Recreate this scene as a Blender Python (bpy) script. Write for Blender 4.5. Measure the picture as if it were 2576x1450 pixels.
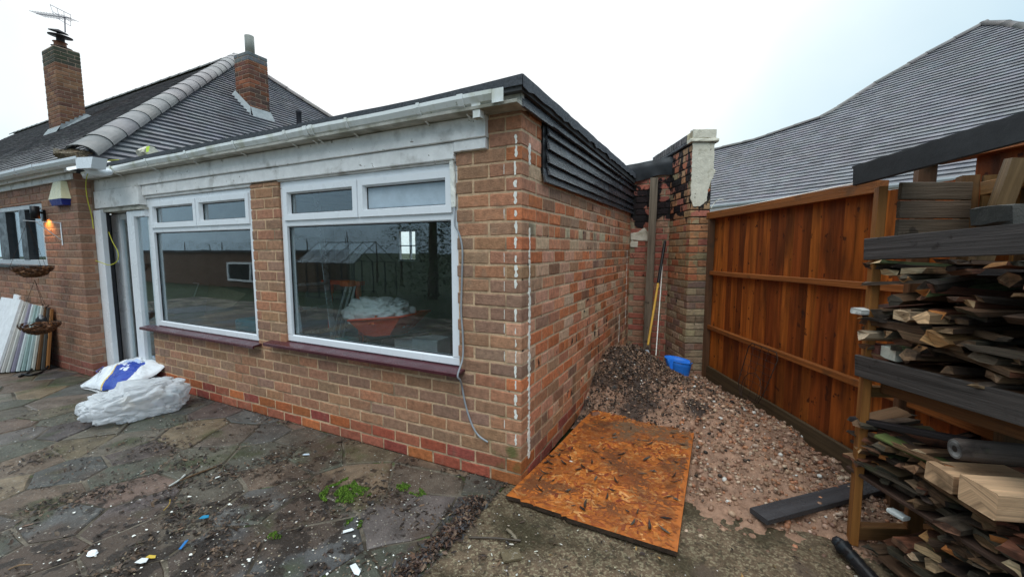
import bpy, math, random
import numpy as np
from mathutils import Vector, Matrix, noise, Euler
R = random.Random(7)
S = bpy.context.scene
for o in list(bpy.data.objects): bpy.data.objects.remove(o)
C = S.collection
PI = math.pi

# ------------------------------------------------------------------ camera
F_PX, PITCH, CAMH = 1030.0, math.atan(96/1030.0), 1.5
XC, YC = (.896, -.4435), (.4435, .896)           # building axes seen in camera axes
CAM = (1.046, -2.244, CAMH)
cam = bpy.data.cameras.new('camera'); camo = bpy.data.objects.new('camera', cam); C.objects.link(camo)
cam.sensor_width = 36; cam.lens = 36*F_PX/2576.0; cam.clip_start = .05; cam.clip_end = 600
camo.location = CAM
camo.rotation_euler = (PI/2-PITCH, 0, math.atan2(.4435, .896))
S.camera = camo
cp, sp = math.cos(PITCH), math.sin(PITCH)
def ray(u, v):
    a = (u-1288)/F_PX; b = (725-v)/F_PX
    x, y, z = a, cp+b*sp, -sp+b*cp
    return (x*XC[0]+y*XC[1], x*YC[0]+y*YC[1], z)
def P(u, v, ax, val):                             # photograph point on the plane axis=val
    r = ray(u, v); t = (val-CAM[ax])/r[ax]
    return Vector([CAM[i]+t*r[i] for i in range(3)])

# ------------------------------------------------------------------ sky, fill lamp, exposure
FILL_SUN_EL, FILL_SUN_DIR = math.radians(58), Vector((.35, -.94, 0)).normalized()
sv = Vector((FILL_SUN_DIR.x*math.cos(FILL_SUN_EL), FILL_SUN_DIR.y*math.cos(FILL_SUN_EL), math.sin(FILL_SUN_EL)))
W = bpy.data.worlds.new('World'); S.world = W; W.use_nodes = True
nt = W.node_tree; nt.nodes.clear()
def N(t, ty, **k):
    n = t.nodes.new(ty)
    for a, b in k.items(): setattr(n, a, b)
    return n
sky = N(nt, 'ShaderNodeTexSky', sky_type='NISHITA', sun_disc=False)
sky.sun_elevation = FILL_SUN_EL; sky.sun_rotation = math.atan2(sv.x, sv.y)
tc = N(nt, 'ShaderNodeTexCoord')
dot = N(nt, 'ShaderNodeVectorMath', operation='DOT_PRODUCT'); dot.inputs[1].default_value = Vector((-.62*.8, .79*.8, .6)).normalized()
nt.links.new(tc.outputs['Generated'], dot.inputs[0])
nz = N(nt, 'ShaderNodeTexNoise'); nz.inputs['Scale'].default_value = 1.9; nz.inputs['Detail'].default_value = 5
nt.links.new(tc.outputs['Generated'], nz.inputs['Vector'])
ad = N(nt, 'ShaderNodeMath', operation='MULTIPLY_ADD'); ad.inputs[1].default_value = .30; 
nt.links.new(nz.outputs['Fac'], ad.inputs[0]); nt.links.new(dot.outputs['Value'], ad.inputs[2])
cr = N(nt, 'ShaderNodeValToRGB')
els = cr.color_ramp.elements
els[0].position = .35; els[0].color = (.41, .57, .69, 1)
els[1].position = 1.0; els[1].color = (1.12, 1.14, 1.14, 1)
e = els.new(.66); e.color = (.50, .70, .83, 1)
e = els.new(.88); e.color = (.84, .97, 1.0, 1)
nt.links.new(ad.outputs[0], cr.inputs[0])
mx = N(nt, 'ShaderNodeMixRGB'); mx.inputs[0].default_value = .12   # cloud deck over the clear sky
sc_ = N(nt, 'ShaderNodeMixRGB', blend_type='MULTIPLY'); sc_.inputs[0].default_value = 1; sc_.inputs[2].default_value = (.1, .1, .1, 1)
nt.links.new(sky.outputs[0], sc_.inputs[1])
nt.links.new(cr.outputs[0], mx.inputs[1]); nt.links.new(sc_.outputs[0], mx.inputs[2])
bg = N(nt, 'ShaderNodeBackground')
sz = N(nt, 'ShaderNodeSeparateXYZ'); nt.links.new(tc.outputs['Generated'], sz.inputs[0])     # overcast deck is brighter overhead
mz_ = N(nt, 'ShaderNodeMapRange', interpolation_type='SMOOTHSTEP'); mz_.inputs[1].default_value = .35; mz_.inputs[2].default_value = 1.0; mz_.inputs[3].default_value = 1.0; mz_.inputs[4].default_value = 2.3
nt.links.new(sz.outputs[2], mz_.inputs[0]); nt.links.new(mz_.outputs[0], bg.inputs[1])
nt.links.new(mx.outputs[0], bg.inputs[0])
wo = N(nt, 'ShaderNodeOutputWorld'); nt.links.new(bg.outputs[0], wo.inputs[0])
sl = bpy.data.lights.new('fill_sun', 'SUN'); sl.energy = 1.5; sl.angle = math.radians(50); sl.color = (1, .96, .9)  # added fill from behind the camera to brighten the walls; sky glow is ahead
so = bpy.data.objects.new('fill_sun', sl); C.objects.link(so); so.rotation_euler = sv.to_track_quat('Z', 'Y').to_euler()
S.view_settings.view_transform = 'Standard'; S.view_settings.look = 'None'
S.view_settings.exposure = .17; S.view_settings.gamma = 1; S.view_settings.use_curve_mapping = False
S.render.engine = 'CYCLES'
S.cycles.max_bounces = 8; S.cycles.transparent_max_bounces = 16

# ------------------------------------------------------------------ materials
def mat(name, col=None, col2=None, sc=8, lo=.75, hi=1.2, rough=.7, rvar=.15, bump=.25, bsc=60, layers=(), grain=0,
        spec=.22, metal=0, coat=0, alpha=1, trans=0, emit=None):
    m = bpy.data.materials.new(name); m.use_nodes = True; t = m.node_tree; t.nodes.clear()
    L = t.links.new
    out = N(t, 'ShaderNodeOutputMaterial'); b = N(t, 'ShaderNodeBsdfPrincipled'); L(b.outputs[0], out.inputs[0])
    geo = N(t, 'ShaderNodeNewGeometry'); pos = geo.outputs['Position']
    if grain:
        uv = N(t, 'ShaderNodeUVMap'); mp = N(t, 'ShaderNodeMapping'); mp.inputs['Scale'].default_value = (1.2*grain, 22*grain, 1)
        L(uv.outputs[0], mp.inputs[0])
    if col is None:                                # colour carried by each piece
        oi = N(t, 'ShaderNodeObjectInfo'); at = N(t, 'ShaderNodeAttribute'); at.attribute_name = 'Col'
        mm = N(t, 'ShaderNodeMixRGB', blend_type='MULTIPLY'); mm.inputs[0].default_value = 1
        L(oi.outputs['Color'], mm.inputs[1]); L(at.outputs['Color'], mm.inputs[2]); base = mm.outputs[0]
    else:
        rg = N(t, 'ShaderNodeRGB'); rg.outputs[0].default_value = (*col, 1); base = rg.outputs[0]
    if col2 is not None:
        n2 = N(t, 'ShaderNodeTexNoise'); n2.inputs['Scale'].default_value = sc*.35; n2.inputs['Detail'].default_value = 5; L(pos, n2.inputs['Vector'])
        r2 = N(t, 'ShaderNodeMapRange'); r2.inputs[1].default_value = .4; r2.inputs[2].default_value = .62; L(n2.outputs[0], r2.inputs[0])
        mm = N(t, 'ShaderNodeMixRGB'); L(r2.outputs[0], mm.inputs[0]); L(base, mm.inputs[1]); mm.inputs[2].default_value = (*col2, 1); base = mm.outputs[0]
    n1 = N(t, 'ShaderNodeTexNoise'); n1.inputs['Scale'].default_value = sc; n1.inputs['Detail'].default_value = 6; n1.inputs['Roughness'].default_value = .65
    if grain: L(mp.outputs[0], n1.inputs['Vector']); n1.inputs['Scale'].default_value = 1.0; n1.inputs['Distortion'].default_value = .6
    else: L(pos, n1.inputs['Vector'])
    mr = N(t, 'ShaderNodeMapRange'); mr.inputs[1].default_value = .28; mr.inputs[2].default_value = .72; mr.inputs[3].default_value = lo; mr.inputs[4].default_value = hi
    L(n1.outputs[0], mr.inputs[0])
    mm = N(t, 'ShaderNodeVectorMath', operation='SCALE'); L(base, mm.inputs[0]); L(mr.outputs[0], mm.inputs['Scale']); base = mm.outputs[0]
    rsum = None
    for ly in layers:                              # stains: dict(sc,lo,hi,col,amt,z=(z0,z1),stretch,rough,grainuv,box)
        n = N(t, 'ShaderNodeTexNoise'); n.inputs['Scale'].default_value = ly.get('sc', 5); n.inputs['Detail'].default_value = ly.get('det', 5)
        mpp = N(t, 'ShaderNodeMapping'); mpp.inputs['Scale'].default_value = ly.get('stretch', (1, 1, 1)); mpp.inputs['Location'].default_value = ly.get('off', (3.1, 1.7, 5.3))
        L(pos, mpp.inputs[0]); L(mpp.outputs[0], n.inputs['Vector'])
        fac = n.outputs[0]
        if 'z' in ly:
            sx = N(t, 'ShaderNodeSeparateXYZ'); L(pos, sx.inputs[0])
            mz = N(t, 'ShaderNodeMapRange'); mz.inputs[1].default_value = ly['z'][0]; mz.inputs[2].default_value = ly['z'][1]; mz.inputs[3].default_value = -.5; mz.inputs[4].default_value = .0+ly.get('zgain', 0)
            L(sx.outputs[2], mz.inputs[0])
            a = N(t, 'ShaderNodeMath', operation='ADD'); L(fac, a.inputs[0]); L(mz.outputs[0], a.inputs[1]); fac = a.outputs[0]
        if 'ctr' in ly:
            ds = N(t, 'ShaderNodeVectorMath', operation='DISTANCE'); L(pos, ds.inputs[0]); ds.inputs[1].default_value = ly['ctr'][:3]
            mz = N(t, 'ShaderNodeMapRange'); mz.inputs[1].default_value = 0; mz.inputs[2].default_value = ly['ctr'][3]; mz.inputs[3].default_value = .12; mz.inputs[4].default_value = -.35
            L(ds.outputs['Value'], mz.inputs[0])
            a = N(t, 'ShaderNodeMath', operation='ADD'); L(fac, a.inputs[0]); L(mz.outputs[0], a.inputs[1]); fac = a.outputs[0]
        r = N(t, 'ShaderNodeMapRange'); r.inputs[1].default_value = ly['lo']; r.inputs[2].default_value = ly['hi']; r.inputs[4].default_value = ly.get('amt', 1)
        L(fac, r.inputs[0])
        mm = N(t, 'ShaderNodeMixRGB'); L(r.outputs[0], mm.inputs[0]); L(base, mm.inputs[1]); mm.inputs[2].default_value = (*ly['col'], 1); base = mm.outputs[0]
    L(base, b.inputs['Base Color'])
    rr = N(t, 'ShaderNodeMapRange'); rr.inputs[1].default_value = .3; rr.inputs[2].default_value = .7; rr.inputs[3].default_value = max(.03, rough-rvar); rr.inputs[4].default_value = min(1, rough+rvar)
    n3 = N(t, 'ShaderNodeTexNoise'); n3.inputs['Scale'].default_value = sc*.6; n3.inputs['Detail'].default_value = 4; L(pos, n3.inputs['Vector'])
    L(n3.outputs[0], rr.inputs[0]); L(rr.outputs[0], b.inputs['Roughness'])
    if bump:
        nb = N(t, 'ShaderNodeTexNoise'); nb.inputs['Scale'].default_value = bsc; nb.inputs['Detail'].default_value = 6; nb.inputs['Roughness'].default_value = .7
        if grain: L(mp.outputs[0], nb.inputs['Vector']); nb.inputs['Scale'].default_value = 2.2
        else: L(pos, nb.inputs['Vector'])
        bp = N(t, 'ShaderNodeBump'); bp.inputs['Strength'].default_value = bump; bp.inputs['Distance'].default_value = .01
        L(nb.outputs[0], bp.inputs['Height']); L(bp.outputs[0], b.inputs['Normal'])
    b.inputs['Specular IOR Level'].default_value = spec; b.inputs['Metallic'].default_value = metal
    b.inputs['Coat Weight'].default_value = coat
    b.inputs['Transmission Weight'].default_value = trans; b.inputs['Alpha'].default_value = alpha
    if emit: b.inputs['Emission Color'].default_value = (*emit[:3], 1); b.inputs['Emission Strength'].default_value = emit[3]
    return m
def glass(name, tint=(.9, .95, .95), boost=1.7):
    m = bpy.data.materials.new(name); m.use_nodes = True; t = m.node_tree; t.nodes.clear(); L = t.links.new
    out = N(t, 'ShaderNodeOutputMaterial'); tr = N(t, 'ShaderNodeBsdfTransparent'); tr.inputs[0].default_value = (*tint, 1)
    gl = N(t, 'ShaderNodeBsdfGlossy'); gl.inputs['Roughness'].default_value = .008; gl.inputs[0].default_value = (.92, .96, 1, 1)
    lw = N(t, 'ShaderNodeLayerWeight'); lw.inputs[0].default_value = .5
    pw = N(t, 'ShaderNodeMath', operation='POWER'); pw.inputs[1].default_value = 3.2; L(lw.outputs['Facing'], pw.inputs[0])
    ml = N(t, 'ShaderNodeMath', operation='MULTIPLY_ADD', use_clamp=True); ml.inputs[1].default_value = .75; ml.inputs[2].default_value = .095; L(pw.outputs[0], ml.inputs[0])
    mxs = N(t, 'ShaderNodeMixShader'); L(ml.outputs[0], mxs.inputs[0]); L(tr.outputs[0], mxs.inputs[1]); L(gl.outputs[0], mxs.inputs[2]); L(mxs.outputs[0], out.inputs[0])
    geo = N(t, 'ShaderNodeNewGeometry'); nb = N(t, 'ShaderNodeTexNoise'); nb.inputs['Scale'].default_value = 1.5; L(geo.outputs['Position'], nb.inputs['Vector'])
    bp = N(t, 'ShaderNodeBump'); bp.inputs['Strength'].default_value = .02; bp.inputs['Distance'].default_value = .05; L(nb.outputs[0], bp.inputs['Height']); L(bp.outputs[0], gl.inputs['Normal'])
    return m
TAR = (.008, .008, .010)
M = {}
M['brick'] = mat('brick_brown', sc=26, lo=.62, hi=1.28, rough=.62, bump=.9, bsc=90, layers=[
    dict(sc=9, lo=.60, hi=.72, col=(.30, .22, .15), amt=.35),
    dict(sc=7, lo=.56, hi=.68, col=(.10, .13, .035), amt=.75, ctr=(-.08, 0, .18, .45)),
    dict(sc=4, lo=.62, hi=.75, col=(.05, .04, .03), amt=.55, z=(-.2, .25), zgain=-.1, off=(1, 1, 1)),
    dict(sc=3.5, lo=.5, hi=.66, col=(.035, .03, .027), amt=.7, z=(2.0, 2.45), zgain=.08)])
M['brick_side'] = mat('brick_side_wall', sc=24, lo=.6, hi=1.3, rough=.5, bump=.9, bsc=90, layers=[
    dict(sc=10, lo=.62, hi=.74, col=(.52, .34, .22), amt=.35),
    dict(sc=16, stretch=(1, 1, .5), lo=.645, hi=.66, col=TAR, amt=.95, det=2.5), dict(sc=5, stretch=(1, 1, .3), lo=.55, hi=.68, col=(.10, .065, .045), amt=.6, det=6, off=(4, 9, 2)),
    dict(sc=3.2, lo=.5, hi=.7, col=(.05, .055, .025), amt=.8, z=(.9, .0), zgain=.06),
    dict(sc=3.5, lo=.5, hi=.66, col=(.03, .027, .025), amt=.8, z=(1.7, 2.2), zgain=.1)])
M['brick_back'] = mat('brick_back_wall', sc=24, lo=.6, hi=1.3, rough=.6, bump=1.0, bsc=80, layers=[
    dict(sc=9, lo=.68, hi=.70, col=TAR, amt=.95, det=3),
    dict(sc=4.2, lo=.47, hi=.50, col=TAR, amt=.97, z=(1.35, 1.95), zgain=.04, det=7),
    dict(sc=3.2, lo=.5, hi=.7, col=(.05, .045, .02), amt=.7, z=(.9, .1), zgain=.06)])
M['brick_pier'] = mat('brick_pier_wall', sc=24, lo=.6, hi=1.3, rough=.65, bump=1.0, bsc=80, layers=[
    dict(sc=11, lo=.68, hi=.70, col=TAR, amt=.95, det=3, off=(9, 2, 4)),
    dict(sc=8, stretch=(1.3, 1.3, .6), lo=.53, hi=.56, col=TAR, amt=.97, z=(1.55, 2.0), zgain=-.02, det=6, off=(5, 5, 5)),
    dict(sc=3.2, lo=.5, hi=.7, col=(.05, .045, .02), amt=.7, z=(.9, .1), zgain=.06)])
M['mortar'] = mat('mortar_sand', (.62, .42, .26), sc=30, lo=.75, hi=1.25, rough=.9, bump=.8, bsc=140, layers=[
    dict(sc=5, lo=.52, hi=.68, col=(.16, .12, .08), amt=.7),
    dict(sc=6, lo=.5, hi=.68, col=(.08, .11, .03), amt=.8, ctr=(-.08, 0, .18, .5)),
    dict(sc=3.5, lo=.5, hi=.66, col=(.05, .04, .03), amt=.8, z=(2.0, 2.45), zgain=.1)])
M['mortar_side'] = mat('mortar_side', (.58, .42, .27), sc=30, lo=.7, hi=1.25, rough=.85, bump=.8, bsc=140, layers=[
    dict(sc=13, stretch=(1, 1, .55), lo=.69, hi=.72, col=TAR, amt=.9, det=3),
    dict(sc=3.2, lo=.48, hi=.7, col=(.07, .075, .03), amt=.8, z=(1.0, .0), zgain=.08)])
M['mortar_back'] = mat('mortar_back', (.36, .29, .19), sc=30, lo=.6, hi=1.2, rough=.85, bump=.8, bsc=140, layers=[
    dict(sc=4.2, lo=.44, hi=.50, col=TAR, amt=.97, z=(1.35, 1.95), zgain=.05, det=7)])
M['mortar_left'] = mat('mortar_left', (.36, .25, .18), sc=30, lo=.8, hi=1.15, rough=.9, bump=.5, bsc=140)
M['brick_left'] = mat('brick_left_house', sc=18, lo=.75, hi=1.2, rough=.75, bump=.7, bsc=80, layers=[dict(sc=4, lo=.6, hi=.75, col=(.06, .05, .04), amt=.4)])
M['chimney_brick'] = mat('brick_chimney', sc=12, lo=.7, hi=1.2, rough=.8, bump=.6, bsc=60, layers=[
    dict(sc=5, lo=.5, hi=.6, col=(.055, .06, .035), amt=.85, z=(4.7, 5.9), zgain=.05)])
M['upvc'] = mat('white_upvc', (.80, .82, .84), sc=6, lo=.95, hi=1.02, rough=.28, rvar=.06, bump=0, spec=.5, layers=[dict(sc=14, lo=.66, hi=.8, col=(.45, .45, .42), amt=.25)])
M['seal'] = mat('rubber_seal', (.03, .03, .033), sc=20, rough=.6, bump=0)
M['white_paint'] = mat('weathered_white_paint', (.88, .87, .85), sc=9, lo=.82, hi=1.05, rough=.6, bump=.35, bsc=25, layers=[
    dict(sc=7, lo=.56, hi=.72, col=(.33, .31, .27), amt=.6),
    dict(sc=26, lo=.68, hi=.71, col=(.20, .17, .13), amt=.8, det=6)])
M['soffit'] = mat('dirty_white_soffit', (.52, .50, .44), sc=9, lo=.7, hi=1.05, rough=.7, bump=.3, bsc=30, layers=[dict(sc=6, lo=.5, hi=.66, col=(.16, .15, .10), amt=.7)])
M['gutter'] = mat('gutter_plastic', (.84, .86, .84), sc=6, lo=.88, hi=1.04, rough=.35, bump=.05, bsc=30, layers=[
    dict(sc=5, stretch=(1.5, 1, 1), lo=.52, hi=.70, col=(.42, .42, .28), amt=.6), dict(sc=40, lo=.66, hi=.72, col=(.2, .2, .1), amt=.6)])
M['sill'] = mat('brown_sill', (.075, .020, .026), sc=14, lo=.8, hi=1.3, rough=.3, rvar=.1, bump=.08, bsc=60, coat=.2)
M['glass'] = glass('window_glass')
M['frosted'] = mat('misted_glass', (.42, .50, .56), sc=8, lo=.85, hi=1.12, rough=.25, bump=.15, bsc=40, layers=[dict(sc=22, lo=.6, hi=.66, col=(.75, .8, .84), amt=.7, z=(1.95, 1.75))])
M['felt'] = mat('roof_felt', (.085, .09, .10), sc=60, lo=.6, hi=1.5, rough=.7, bump=.7, bsc=220)
M['black_sheet'] = mat('black_rubber_sheet', (.028, .029, .031), sc=6, lo=.7, hi=1.5, rough=.5, bump=.2, bsc=20)
M['tarboard'] = mat('tarred_board', (.030, .031, .036), sc=8, lo=.5, hi=1.9, rough=.24, rvar=.12, bump=.9, grain=1, spec=.6, layers=[
    dict(sc=7, lo=.60, hi=.7, col=(.11, .12, .14), amt=.6, stretch=(1, .5, 1)), dict(sc=30, lo=.66, hi=.7, col=(.22, .23, .25), amt=.6)])
M['tile'] = mat('concrete_roof_tile', sc=5, lo=.85, hi=1.15, rough=.42, rvar=.08, bump=.4, bsc=120, spec=.35, layers=[dict(sc=40, lo=.66, hi=.72, col=(.10, .10, .07), amt=.5), dict(sc=1.5, lo=.5, hi=.7, col=(.09, .085, .085), amt=.5)])
M['tile_bed'] = mat('roof_underlay', (.012, .011, .013), sc=5, rough=.9, bump=0)
M['hip'] = mat('hip_tile_concrete', sc=9, lo=.8, hi=1.2, rough=.45, bump=.4, bsc=110, spec=.5, layers=[dict(sc=14, lo=.6, hi=.7, col=(.12, .12, .10), amt=.5)])
M['lead'] = mat('lead_flashing', (.28, .30, .30), sc=12, lo=.8, hi=1.2, rough=.45, bump=.3, bsc=40)
M['render'] = mat('cream_render', (.68, .63, .51), sc=14, lo=.85, hi=1.1, rough=.8, bump=1.0, bsc=26, layers=[dict(sc=9, lo=.6, hi=.7, col=(.30, .25, .15), amt=.6), dict(sc=16, lo=.70, hi=.72, col=(.07, .05, .03), amt=.8)])
M['drip'] = mat('white_paint_drip', (.88, .86, .78), sc=30, lo=.85, hi=1.05, rough=.6, bump=.5, bsc=80)
M['stone'] = mat('paving_stone', sc=7, lo=.5, hi=1.4, rough=.40, rvar=.16, bump=.8, bsc=55, spec=.25, layers=[
    dict(sc=2.2, lo=.49, hi=.57, col=(.075, .050, .036), amt=.85, det=8, ctr=(-1.2, -1.3, 0, 3.4)),
    dict(sc=55, lo=.66, hi=.69, col=(.30, .26, .21), amt=.7, det=2),
    dict(sc=3.0, lo=.55, hi=.68, col=(.045, .058, .018), amt=.6, off=(7, 7, 7)),
    dict(sc=9, lo=.57, hi=.62, col=(.024, .017, .013), amt=.85, det=8, ctr=(-1.2, -1.2, 0, 3.2))])
M['joint'] = mat('patio_joint', (.17, .14, .105), sc=14, lo=.6, hi=1.3, rough=.6, bump=.8, bsc=70, layers=[
    dict(sc=2.5, lo=.46, hi=.55, col=(.040, .030, .020), amt=.92, det=8), dict(sc=5, lo=.5, hi=.62, col=(.10, .08, .055), amt=.8, det=6, off=(9, 9, 9)),
    dict(sc=6, lo=.6, hi=.66, col=(.05, .09, .015), amt=.8)])
M['concrete'] = mat('mossy_concrete', (.150, .102, .064), sc=16, lo=.45, hi=1.45, rough=.42, rvar=.2, bump=.9, bsc=70, layers=[
    dict(sc=75, lo=.53, hi=.58, col=(.34, .28, .175), amt=.65, det=4),
    dict(sc=28, lo=.56, hi=.62, col=(.045, .036, .022), amt=.7, det=6, off=(2, 2, 2)),
    dict(sc=1.9, lo=.43, hi=.60, col=(.034, .028, .013), amt=.88, det=9, off=(4.4, 1, 1)),
    dict(sc=3.4, lo=.60, hi=.68, col=(.10, .07, .05), amt=.8, det=6, off=(1, 6, 2))])
M['ground'] = mat('grass_ground', (.032, .045, .018), (.025, .032, .013), sc=9, lo=.6, hi=1.3, rough=.9, bump=.6, bsc=40)
M['soil'] = mat('gravel_soil', (.32, .185, .12), sc=18, lo=.55, hi=1.4, rough=.6, bump=1, bsc=60, layers=[
    dict(sc=4.0, lo=.46, hi=.55, col=(.034, .025, .021), amt=.9, det=9, ctr=(.35, 1.85, .3, 2.2)), dict(sc=2.5, lo=.5, hi=.7, col=(.17, .10, .068), amt=.7, det=8, off=(3, 3, 3))])
M['pebble'] = mat('pebble', sc=60, lo=.75, hi=1.2, rough=.35, rvar=.2, bump=.1, bsc=150, spec=.22)
M['litter'] = mat('wet_litter', sc=30, lo=.7, hi=1.2, rough=.45, rvar=.15, bump=.1)
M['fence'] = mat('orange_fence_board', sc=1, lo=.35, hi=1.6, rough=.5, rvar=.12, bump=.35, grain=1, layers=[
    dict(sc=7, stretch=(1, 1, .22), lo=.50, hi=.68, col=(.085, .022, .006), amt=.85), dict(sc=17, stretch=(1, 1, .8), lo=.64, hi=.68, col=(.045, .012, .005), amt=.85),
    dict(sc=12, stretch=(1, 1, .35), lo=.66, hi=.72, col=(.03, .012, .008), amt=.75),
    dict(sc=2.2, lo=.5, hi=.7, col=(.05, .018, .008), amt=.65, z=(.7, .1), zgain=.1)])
M['timber'] = mat('sawn_timber', sc=1, lo=.42, hi=1.25, rough=.6, bump=.4, grain=1, layers=[dict(sc=6, lo=.60, hi=.72, col=(.04, .03, .018), amt=.6)])
M['oldwood'] = mat('grey_old_wood', sc=1, lo=.45, hi=1.6, rough=.75, bump=.7, grain=1, layers=[dict(sc=14, lo=.64, hi=.70, col=(.02, .015, .012), amt=.7)])
M['wood'] = mat('split_wood', sc=1, lo=.35, hi=1.6, rough=.62, bump=1.0, grain=1.2, spec=.2, layers=[
    dict(sc=9, lo=.56, hi=.66, col=(.016, .011, .009), amt=.7), dict(sc=6, lo=.66, hi=.72, col=(.06, .075, .03), amt=.5, off=(8, 1, 2))])
M['osb'] = mat('osb_core', (.40, .115, .022), sc=10, lo=.7, hi=1.3, rough=.4, rvar=.14, bump=.3, bsc=50, layers=[
    dict(sc=2.6, lo=.52, hi=.66, col=(.11, .065, .035), amt=.75, det=7, ctr=(.6, 1.0, .08, .9)),
    dict(sc=20, lo=.6, hi=.68, col=(.10, .035, .015), amt=.6, det=6)])
M['strand'] = mat('osb_strand', sc=22, lo=.55, hi=1.3, rough=.38, rvar=.14, bump=.4, bsc=120, layers=[
    dict(sc=5, lo=.42, hi=.60, col=(.25, .07, .018), amt=.8, det=7, off=(2, 8, 1)), dict(sc=3.5, lo=.50, hi=.60, col=(.12, .045, .02), amt=.75, det=8, off=(6, 8, 1)),
    dict(sc=2.6, lo=.46, hi=.60, col=(.15, .095, .055), amt=.85, det=8, ctr=(.6, 1.05, .08, 1.3)),
    dict(sc=9, lo=.60, hi=.70, col=(.09, .035, .015), amt=.6, det=7)])
M['osb_edge'] = mat('osb_edge', (.045, .028, .018), sc=40, lo=.5, hi=1.6, rough=.7, bump=.8, bsc=120)
M['slate'] = mat('dark_plank', (.052, .050, .052), sc=14, lo=.7, hi=1.4, rough=.3, rvar=.1, bump=.5, grain=1)
M['plastic_bag'] = None
M['blue'] = mat('blue_plastic', (.03, .20, .72), sc=10, lo=.9, hi=1.1, rough=.35, bump=.03)
M['black'] = mat('black_plastic', (.012, .012, .013), sc=10, rough=.35, bump=.05)
M['red'] = mat('red_plastic', (.85, .075, .02), sc=10, lo=.9, hi=1.1, rough=.35, bump=.02)
M['orange'] = mat('orange_strap', (.75, .13, .02), sc=10, rough=.6, bump=.1)
M['alu'] = mat('aluminium', (.62, .64, .66), sc=20, lo=.9, hi=1.1, rough=.3, bump=.02, metal=.8)
M['steel'] = mat('rusty_wire', (.05, .03, .022), sc=20, rough=.6, bump=.2, metal=.3)
M['yellow'] = mat('yellow_cable', (.55, .52, .05), sc=20, lo=.9, hi=1.1, rough=.4, bump=0)
M['grey_cable'] = mat('grey_cable', (.30, .32, .34), sc=20, lo=.8, hi=1.1, rough=.4, bump=0)
M['grey_frame'] = mat('anthracite_frame', (.035, .038, .042), sc=20, lo=.9, hi=1.1, rough=.3, bump=0)
M['lightgrey'] = mat('light_grey_trim', (.45, .48, .50), sc=20, lo=.9, hi=1.1, rough=.4, bump=0)
M['plaster'] = mat('interior_plaster', (.34, .31, .27), sc=3, lo=.7, hi=1.2, rough=.9, bump=.1)
M['dark_in'] = mat('dark_interior', (.07, .07, .07), sc=3, lo=.7, hi=1.3, rough=.8, bump=.1)
M['any'] = mat('coloured', sc=14, lo=.85, hi=1.12, rough=.5, bump=.08, bsc=60)
M['gloss'] = mat('coloured_gloss', sc=14, lo=.9, hi=1.08, rough=.28, bump=.03, bsc=60)
M['moss'] = mat('moss', sc=40, lo=.6, hi=1.4, rough=.9, bump=.3)
M['leaf'] = mat('leaves', sc=4, lo=.6, hi=1.3, rough=.8, bump=0)
M['coir'] = mat('coir_liner', (.13, .055, .022), sc=40, lo=.4, hi=1.6, rough=.9, bump=1, bsc=90)

# ------------------------------------------------------------------ mesh tools
WM = {}
def wm(o): return WM.get(o.name, Matrix.Identity(4))
def link(name, me, m=None, parent=None, M4=None, col=None):
    o = bpy.data.objects.new(name, me); C.objects.link(o)
    if m is not None and me is not None and not me.materials: me.materials.append(m)
    M4 = M4 or Matrix.Identity(4)
    o.matrix_basis = M4; WM[o.name] = M4
    if parent:
        o.parent = parent; o.matrix_parent_inverse = wm(parent).inverted()
    if col is not None: o.color = (*col, 1)
    return o
def props(o, label=None, cat=None, group=None, kind=None):
    if label: o['label'] = label
    if cat: o['category'] = cat
    if group: o['group'] = group
    if kind: o['kind'] = kind
    return o
def thing(name, label, cat, loc=(0, 0, 0), group=None):
    o = bpy.data.objects.new(name, None); C.objects.link(o); o.empty_display_size = .1
    o.location = loc; WM[o.name] = Matrix.Translation(loc)
    return props(o, label, cat, group)
class MB:
    def __init__(s): s.v = []; s.f = []; s.c = []; s.uv = []; s.n = 0; s.sm = []
    def add(s, vs, fs, col=(1, 1, 1), uvs=None, smooth=False):
        b = s.n; s.v.extend([tuple(v) for v in vs]); s.n += len(vs)
        for k, f in enumerate(fs):
            s.f.append([b+i for i in f]); s.c.append(col); s.sm.append(smooth)
            if uvs is not None: s.uv.extend([uvs[i] for i in f])
            else:
                P0 = Vector(vs[f[0]]); P1 = Vector(vs[f[1]]); P2 = Vector(vs[f[2]])
                n = (P1-P0).cross(P2-P0); a = max(range(3), key=lambda i: abs(n[i])); ii = [i for i in range(3) if i != a]
                s.uv.extend([(vs[i][ii[0]], vs[i][ii[1]]) for i in f])
        return s
    def mesh(s, name, smooth=None):
        me = bpy.data.meshes.new(name); me.from_pydata(s.v, [], s.f)
        nl = len(me.loops); cnt = np.array([len(f) for f in s.f])
        ca = me.color_attributes.new('Col', 'FLOAT_COLOR', 'CORNER')
        cols = np.ones((len(s.f), 4), dtype=np.float32); cols[:, :3] = np.array(s.c, dtype=np.float32).reshape(-1, 3)
        ca.data.foreach_set('color', np.repeat(cols, cnt, axis=0).ravel())
        u = me.uv_layers.new(name='UVMap'); u.data.foreach_set('uv', np.array(s.uv, dtype=np.float32).ravel())
        me.polygons.foreach_set('use_smooth', np.array(s.sm if smooth is None else [smooth]*len(s.f), dtype=bool))
        me.update(); return me
    def build(s, name, m, parent=None, smooth=None, M4=None):
        return link(name, s.mesh(name, smooth), m, parent, M4)
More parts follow.
